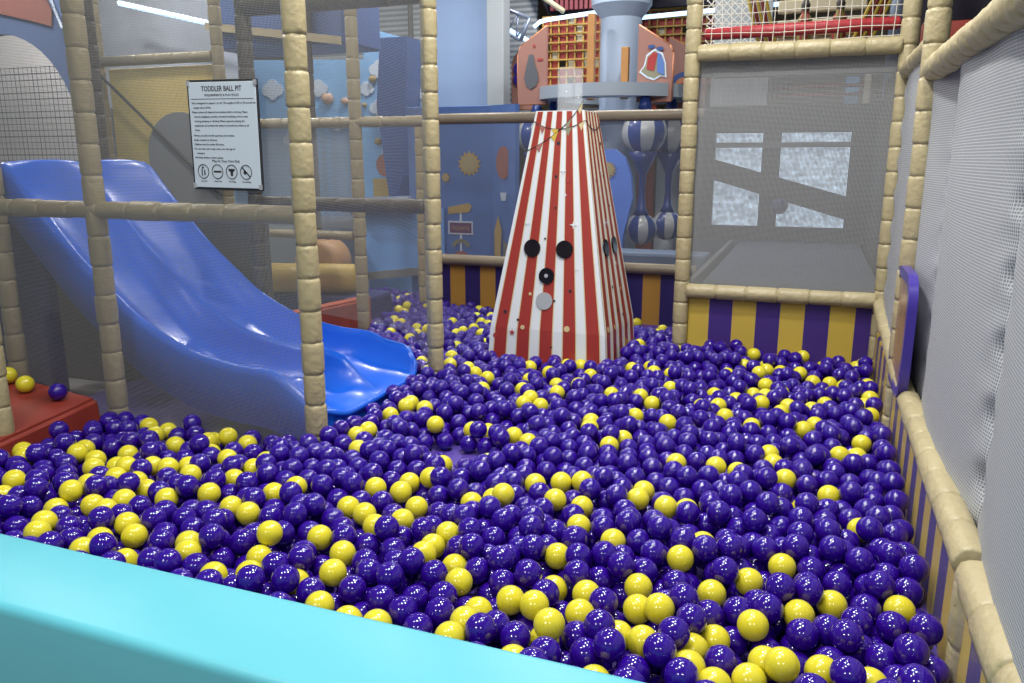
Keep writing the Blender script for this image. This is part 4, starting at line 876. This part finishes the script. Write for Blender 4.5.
# where yellow balls lie, in millimetres on the ground plan of the pit
YELLOW = [
    (-2830, 2130), (-2750, 2040), (-2590, 1870), (-2540, 1820), (-2520, 1900), (-2710, 2230), (-2620, 2230), (-2570, 2160), (-2500, 2170), (-2450, 2240),
    (-2450, 2430), (-2340, 2380), (-2230, 2460), (-2160, 2410), (-2270, 2538), (-2175, 2532), (-2040, 2470), (-2510, 2538), (-2590, 2500), (-2010, 2330),
    (-2430, 2060), (-2380, 2120), (-2310, 2120), (-2260, 2170), (-2160, 2150), (-2120, 2210), (-2020, 2150), (-2180, 2020), (-2290, 2070), (-1870, 2160),
    (-2310, 1970), (-2260, 1770), (-2270, 1830), (-2100, 1880), (-2160, 1850), (-2080, 1790), (-1960, 1930), (-2120, 2020), (-1710, 1950), (-1620, 1920),
    (-2190, 1660), (-2140, 1610), (-1920, 1760), (-1950, 1640), (-1900, 1660), (-1840, 1670), (-1920, 1590), (-1670, 1740), (-1630, 1660), (-1480, 1590),
    (-1400, 1640), (-1440, 1730), (-1830, 2020), (-1870, 2300), (-1890, 2360), (-1590, 2590), (-1680, 2800), (-1700, 2750), (-1690, 3030), (-1680, 3150),
    (-1590, 3160), (-1450, 2980), (-1310, 3000), (-1270, 3120), (-1120, 2790), (-1210, 2560), (-1640, 2080), (-1600, 2140), (-1330, 2250), (-1270, 2360),
    (-1210, 2390), (-1230, 2270), (-1150, 2180), (-1340, 2090), (-1260, 2080), (-1190, 2000), (-1120, 2070), (-940, 2340), (-1000, 2270), (-890, 2300),
    (-1430, 1780), (-1200, 1840), (-1210, 1780), (-1200, 1710), (-980, 2060), (-970, 1980), (-960, 1900), (-890, 1890), (-1330, 1880), (-810, 1790),
    (-720, 1710), (-670, 1780), (-740, 1620), (-730, 1560), (-1100, 1560), (-1020, 1550), (-910, 1540), (-580, 1530), (-1170, 3360), (-1100, 3370), (-820,
    3250), (-810, 3150), (-660, 3360), (-530, 3330), (-410, 3300), (-420, 3640), (-350, 3650), (-290, 3490), (-180, 3410), (-150, 3710), (-1070, 2930),
    (-990, 2880), (-690, 2930), (-650, 3080), (-390, 2840), (-260, 2870), (-180, 2890), (-840, 2520), (-770, 2540), (-700, 2560), (-460, 2600), (-460,
    2500), (-730, 2370), (-650, 2380), (-620, 2230), (-380, 2420), (-310, 2510), (-480, 2150), (-240, 2280), (-610, 2010), (-590, 1900), (-470, 1880),
    (-360, 1940), (-260, 2090), (-170, 1970), (-70, 2080), (-600, 1740), (-580, 1690), (-520, 1640), (-480, 1770), (-350, 1830), (-290, 1820), (-260,
    1760), (-350, 1730), (-310, 1680), (-130, 1820), (-380, 1530), (-180, 1650), (-130, 1600), (-60, 1620), (-20, 1730), (-40, 1850), (-70, 3650), (-20,
    3750), (60, 3820), (100, 3510), (-70, 3100), (-50, 3020), (-30, 2850), (-30, 2640), (40, 2660), (120, 2750), (250, 3330), (240, 3200), (190, 3160),
    (200, 2500), (0, 2170), (60, 1950), (140, 2030), (300, 2050), (290, 1900), (0, 1660), (70, 1670), (90, 1720), (200, 1720), (318, 3760), (290, 3880),
    (-2425, 5797), (-2330, 5520), (-2220, 5340), (-2230, 5560), (-2140, 5280), (-2420, 5270), (-2190, 5130), (-2070, 4980), (-2230, 4920), (-2220, 5010),
    (-2070, 4570), (-1823, 4485), (-1880, 4110), (-1790, 3890), (-1690, 3860), (-1620, 3790), (-1520, 3750), (-1480, 3530), (-1370, 4000), (-1300, 3790),
    (-1290, 3590), (-1180, 3420), (-1260, 3930), (-1140, 5720), (-930, 5400), (-920, 5540), (-930, 4740), (-670, 4630), (-1185, 4124), (-1110, 4130),
    (-1040, 3950), (-1130, 3720), (-1030, 3770), (-910, 3840), (-1090, 3590), (-840, 3640), (-860, 4240), (-780, 4270), (-710, 4110), (-650, 4140), (-520,
    4130), (-580, 3880), (-530, 3910), (-690, 3680), (-640, 3570), (-230, 4630), (-270, 4440), (-340, 4290), (-170, 4520), (-210, 4290), (-150, 4380),
    (-90, 4410), (-150, 4080), (-200, 3990), (-150, 3880), (-270, 3830), (-360, 3860), (-70, 4020), (-75, 4702), (5, 4692), (20, 4380), (90, 4240), (140,
    4280), (115, 4697), (150, 4080), (220, 4200), (120, 3900), (280, 4620), (335, 4646), (335, 4306), (325, 3946), (50, 3430), (-3480, 6100), (-3240,
    5980), (-3240, 6130), (-3050, 5760), (-3230, 5590), (-3030, 5580), (-2930, 5480), (-2860, 5190), (-2810, 5050), (-2770, 5100), (-2860, 5730), (-2670,
    4790), (-2460, 4670), (-2480, 4820), (-2430, 4840), (-2100, 4130), (-1870, 3760), (-2570, 4990), (-1700, 3220)]
def in_pit(x, y):
    if -1.77 < x < -.935 and 4.13 < y < 4.97: return False            # the striped tower stands here
    a = -1.80 <= x <= .335 and 1.45 <= y <= 4.71
    b = -3.4 <= x <= -1.8 and 1.45 <= y <= 2.55
    if b and x < -2.83 and y > 1.95: b = False                         # the red wedge
    c = -1.85 <= x <= -.72 and 4.71 <= y <= 5.80
    d = -2.8 <= x <= -1.8 and 3.72 <= y <= 5.80
    if x < -2.92 and 3 < y < 5.74: return False
    e = -3.7 <= x <= -1.8 and 4.86 <= y <= 6.3 and not (x > -2.95 and y > 5.8)
    return a or b or c or d or e
def fill_to(x, y):
    t = .345
    if y > 4.9: t = .345-.10*min(1, (y-4.9)/.6)
    if x < -1.9 and y > 3.6: t = .28
    if y > 4.3 and x > -.7: t = .365
    if x > -.5 and y < 2.6: t = .355
    if x < -1.55 and 2.6 < y < 3.75: t = .35
    for cx, cy, rx, ry in ((-1.33, 2.83, .14, .10), (-1.18, 2.74, .10, .12), (-1.24, 3.08, .09, .07), (-1.42, 3.55, .08, .07)):   # bare spots showing the purple bed
        if ((x-cx)/rx)**2+((y-cy)/ry)**2 < 1: t = .10
    return t
CELL = .08; GRID = {}
def neighbours(x, y):
    i, j = int(x//CELL), int(y//CELL); out = []
    for a in (-1, 0, 1):
        for b in (-1, 0, 1): out += GRID.get((i+a, j+b), ())
    return out
def rest_height(x, y):
    h = BED+R_B
    for a, b, c in neighbours(x, y):
        d2 = (x-a)**2+(y-b)**2
        if d2 < D_B*D_B:
            z = c+math.sqrt(D_B*D_B-d2)
            if z > h: h = z
    return h
DIRS = [(math.cos(q*PI/4), math.sin(q*PI/4)) for q in range(8)]
def settle(x, y, steps):
    """let a dropped ball roll downhill over the balls already there"""
    h = rest_height(x, y); s = .016; k = 0
    while k < steps and s > .0012:
        best = None
        for cx, cy in DIRS:
            u, v = x+s*cx, y+s*cy
            if not in_pit(u, v): continue
            hh = rest_height(u, v)
            if hh < h-1e-5 and (best is None or hh < best[0]): best = (hh, u, v)
        if best: h, x, y = best
        else: s *= .5
        k += 1
    return x, y, h
PILE = []
def put(x, y, z, c):
    PILE.append((x, y, z, c)); GRID.setdefault((int(x//CELL), int(y//CELL)), []).append((x, y, z))
SEEDS = [(a/1000, b/1000) for a, b in YELLOW]; SG_ = {}
for a, b in SEEDS: SG_.setdefault((int(a//CELL), int(b//CELL)), []).append((a, b))
def near_seed(x, y, r):
    i, j = int(x//CELL), int(y//CELL)
    return any((x-a)**2+(y-b)**2 < r*r for p in (-1, 0, 1) for q in (-1, 0, 1) for a, b in SG_.get((i+p, j+q), ()))
drops = random.Random(7)
def rain(n, over, avoid):
    for _ in range(n):
        x, y = drops.uniform(-3.7, .34), drops.uniform(1.45, 6.3)
        if not in_pit(x, y) or fill_to(x, y) < .2: continue
        x, y, z = settle(x, y, 40)
        if avoid and near_seed(x, y, .067): continue
        if z+R_B > fill_to(x, y)+over: continue
        put(x, y, z, 0)
rain(7500, -.06, False)
for x, y in SEEDS:
    x, y, z = settle(x, y, 1)
    if z > .345: x, y, z = settle(x, y, 5)
    if z > .38: x, y, z = settle(x, y, 30)
    put(x, y, z, 1)
rain(17000, .03, True)
# how much of each ball the photograph's viewpoint sees: decides which balls are objects of their own
P_ = np.array(PILE); cm = cam.rotation_euler.to_matrix()
rt_, up_, bk_ = [np.array(cm.col[i]) for i in range(3)]
rel = P_[:, :3]-np.array(cam.location); dep = -(rel@bk_); pu = 512+FPX*(rel@rt_)/dep; pv = 341.5-FPX*(rel@up_)/dep; pr = FPX*R_B/dep
ids = np.full((683, 1024), -1, int)
for k in np.argsort(-dep):
    x0, x1, y0, y1 = max(0, int(pu[k]-pr[k])), min(1024, int(pu[k]+pr[k])+2), max(0, int(pv[k]-pr[k])), min(683, int(pv[k]+pr[k])+2)
    if x0 >= x1 or y0 >= y1: continue
    yy, xx = np.mgrid[y0:y1, x0:x1]; ids[y0:y1, x0:x1][(xx+.5-pu[k])**2+(yy+.5-pv[k])**2 <= pr[k]**2] = k
rows, cols = np.mgrid[0:683, 0:1024]; ids[rows > 530+.243*cols] = -1      # the padded barrier hides these
seen = np.zeros(len(P_)); kk, cc = np.unique(ids[ids >= 0], return_counts=True); seen[kk] = cc
def pick(c, n):
    ix = [k for k in np.argsort(-seen) if P_[k, 3] == c and seen[k] > 6]; return ix[:n]
own_p, own_y = pick(0, 300), pick(1, 300); own = set(own_p) | set(own_y)
rest = [[k for k in range(len(P_)) if P_[k, 3] == c and k not in own] for c in (0, 1)]
def ball_mesh(sub, name, m):
    bm = bmesh.new(); bmesh.ops.create_icosphere(bm, subdivisions=sub, radius=R_B)
    me = bpy.data.meshes.new(name); bm.to_mesh(me); bm.free(); me.materials.append(m); me.shade_smooth(); return me
BP = ball_mesh(4, 'purple_ball', M['purple_ball']); BY = ball_mesh(4, 'yellow_ball', M['yellow_ball'])
def zone(x, y):
    if x < -1.83 and y > 3.6: return 'behind the net, beyond the slide exit', 'behind the slide exit'
    if y > 4.15 and x < -1.62: return 'left of the striped tower', 'left of the striped tower'
    if y > 4.3 and x < -.68: return 'heaped right of the striped tower', 'right of the striped tower'
    if y > 4.0: return 'near the back striped wall, '+('left' if x < -.2 else 'right')+' half', 'at the back striped wall'
    if y > 3.55: return ('at the striped tower foot' if x < -.8 else 'midway between tower and right wall' if x < .0 else 'below the purple framed panel'), 'in the far part of the pit'
    if x < -1.83: return 'in the left arm, '+('by the red wedge' if x < -2.6 else 'beyond the barrier' if y < 2.05 else 'under the slide side'), 'in the left arm of the pit'
    if x > .08: return 'by the right side wall, '+('nearest end' if y < 2.1 else 'middle stretch' if y < 2.9 else 'far stretch'), 'along the right side wall'
    if y < 1.95-.12*(x+1.5): return 'by the turquoise barrier, '+('left' if x < -1.1 else 'middle' if x < -.5 else 'right')+' stretch', 'along the turquoise barrier'
    if x < -1.2: return ('just below' if y > 2.5 else 'some way in front of')+' the slide exit', 'in front of the slide exit'
    side = 'left' if x < -.75 else 'middle' if x < -.3 else 'right'
    if y > 2.75: return 'in the far open part, '+side+' third', 'in the far middle of the pit'
    return 'in the near open part, '+side+' third', 'in the near middle of the pit'
def describe(k):
    """colour neighbours and how much shows, so that the label fits few balls"""
    d = np.sum((P_[:, :3]-P_[k, :3])**2, axis=1); m = int(np.sum((d < .092**2) & (P_[:, 3] == 1) & (seen > 0)))-int(P_[k, 3] == 1)
    f = seen[k]/(PI*pr[k]**2); show = 'fully showing' if f > .85 else 'mostly showing' if f > .6 else 'half hidden' if f > .35 else 'mostly hidden'
    if P_[k, 3] == 1: return show+', '+('lone' if m == 0 else 'paired' if m == 1 else 'clustered')+' yellow ball '
    return show+' purple ball '+('' if m == 0 else 'touching one yellow ball ' if m == 1 else 'touching several yellow balls ')
def balls(idx, me, colour):
    first = None
    for k in idx:
        if first is None: first = bpy.data.objects.new(colour+'_ball', me); o = first
        else: o = first.copy()
        COL.objects.link(o); o.location = P_[k, :3]; where, heap = zone(P_[k, 0], P_[k, 1])
        tag(o, describe(k)+where, 'ball', colour+' balls '+heap)
balls(own_p, BP, 'purple'); balls(own_y, BY, 'yellow')
def stuff(Q, name, m, label):
    bm = bmesh.new(); bmesh.ops.create_icosphere(bm, subdivisions=3, radius=R_B); bm.verts.ensure_lookup_table()
    V = np.array([v.co[:] for v in bm.verts]); Fc = np.array([[v.index for v in f.verts] for f in bm.faces]); bm.free()
    n = len(Q); nv = len(V); VV = (Q[:, None, :]+V[None]).reshape(-1, 3); FF = (Fc[None]+(np.arange(n)*nv)[:, None, None]).reshape(-1, 3)
    me = bpy.data.meshes.new(name); me.vertices.add(len(VV)); me.vertices.foreach_set('co', VV.ravel())
    me.loops.add(FF.size); me.loops.foreach_set('vertex_index', FF.ravel().astype(np.int32))
    me.polygons.add(len(FF)); me.polygons.foreach_set('loop_start', (np.arange(len(FF))*3).astype(np.int32)); me.polygons.foreach_set('loop_total', np.full(len(FF), 3, dtype=np.int32))
    me.update(calc_edges=True); me.shade_smooth()
    o = link(name, me, m); tag(o, label, 'balls', None, 'stuff')
stuff(P_[rest[0], :3], 'purple_balls', M['purple_ball'], 'mass of small looking purple balls filling the farther part of the pit')
if rest[1]: stuff(P_[rest[1], :3], 'yellow_balls', M['yellow_ball'], 'few yellow balls buried between the purple balls')
# balls resting on the red wedge
wb = [((-3.04, 2.47), 0, 'single purple ball on the right top corner of the red wedge mat'), ((-3.22, 2.46), 1, 'yellow ball on the red wedge mat, left of the single purple ball'),
      ((-3.33, 2.40), 0, 'purple ball on the red wedge mat in front of a half hidden yellow ball'), ((-3.36, 2.49), 1, 'half hidden yellow ball behind a purple ball on the red wedge mat'),
      ((-3.44, 2.36), 0, 'purple ball at the left end of the row on the red wedge mat'), ((-3.46, 2.28), 0, 'lowest purple ball on the left part of the red wedge mat'), ((-3.50, 2.46), 1, 'dim yellow ball at the far left of the red wedge mat')]
for (x, y), c, lb in wb:
    z = .42-(x+3.62)/.69*.08+(y-2.2)*.10+R_B+.003
    o = bpy.data.objects.new('yellow_ball' if c else 'purple_ball', BY if c else BP); COL.objects.link(o); o.location = (x, y, z); tag(o, lb, 'ball')
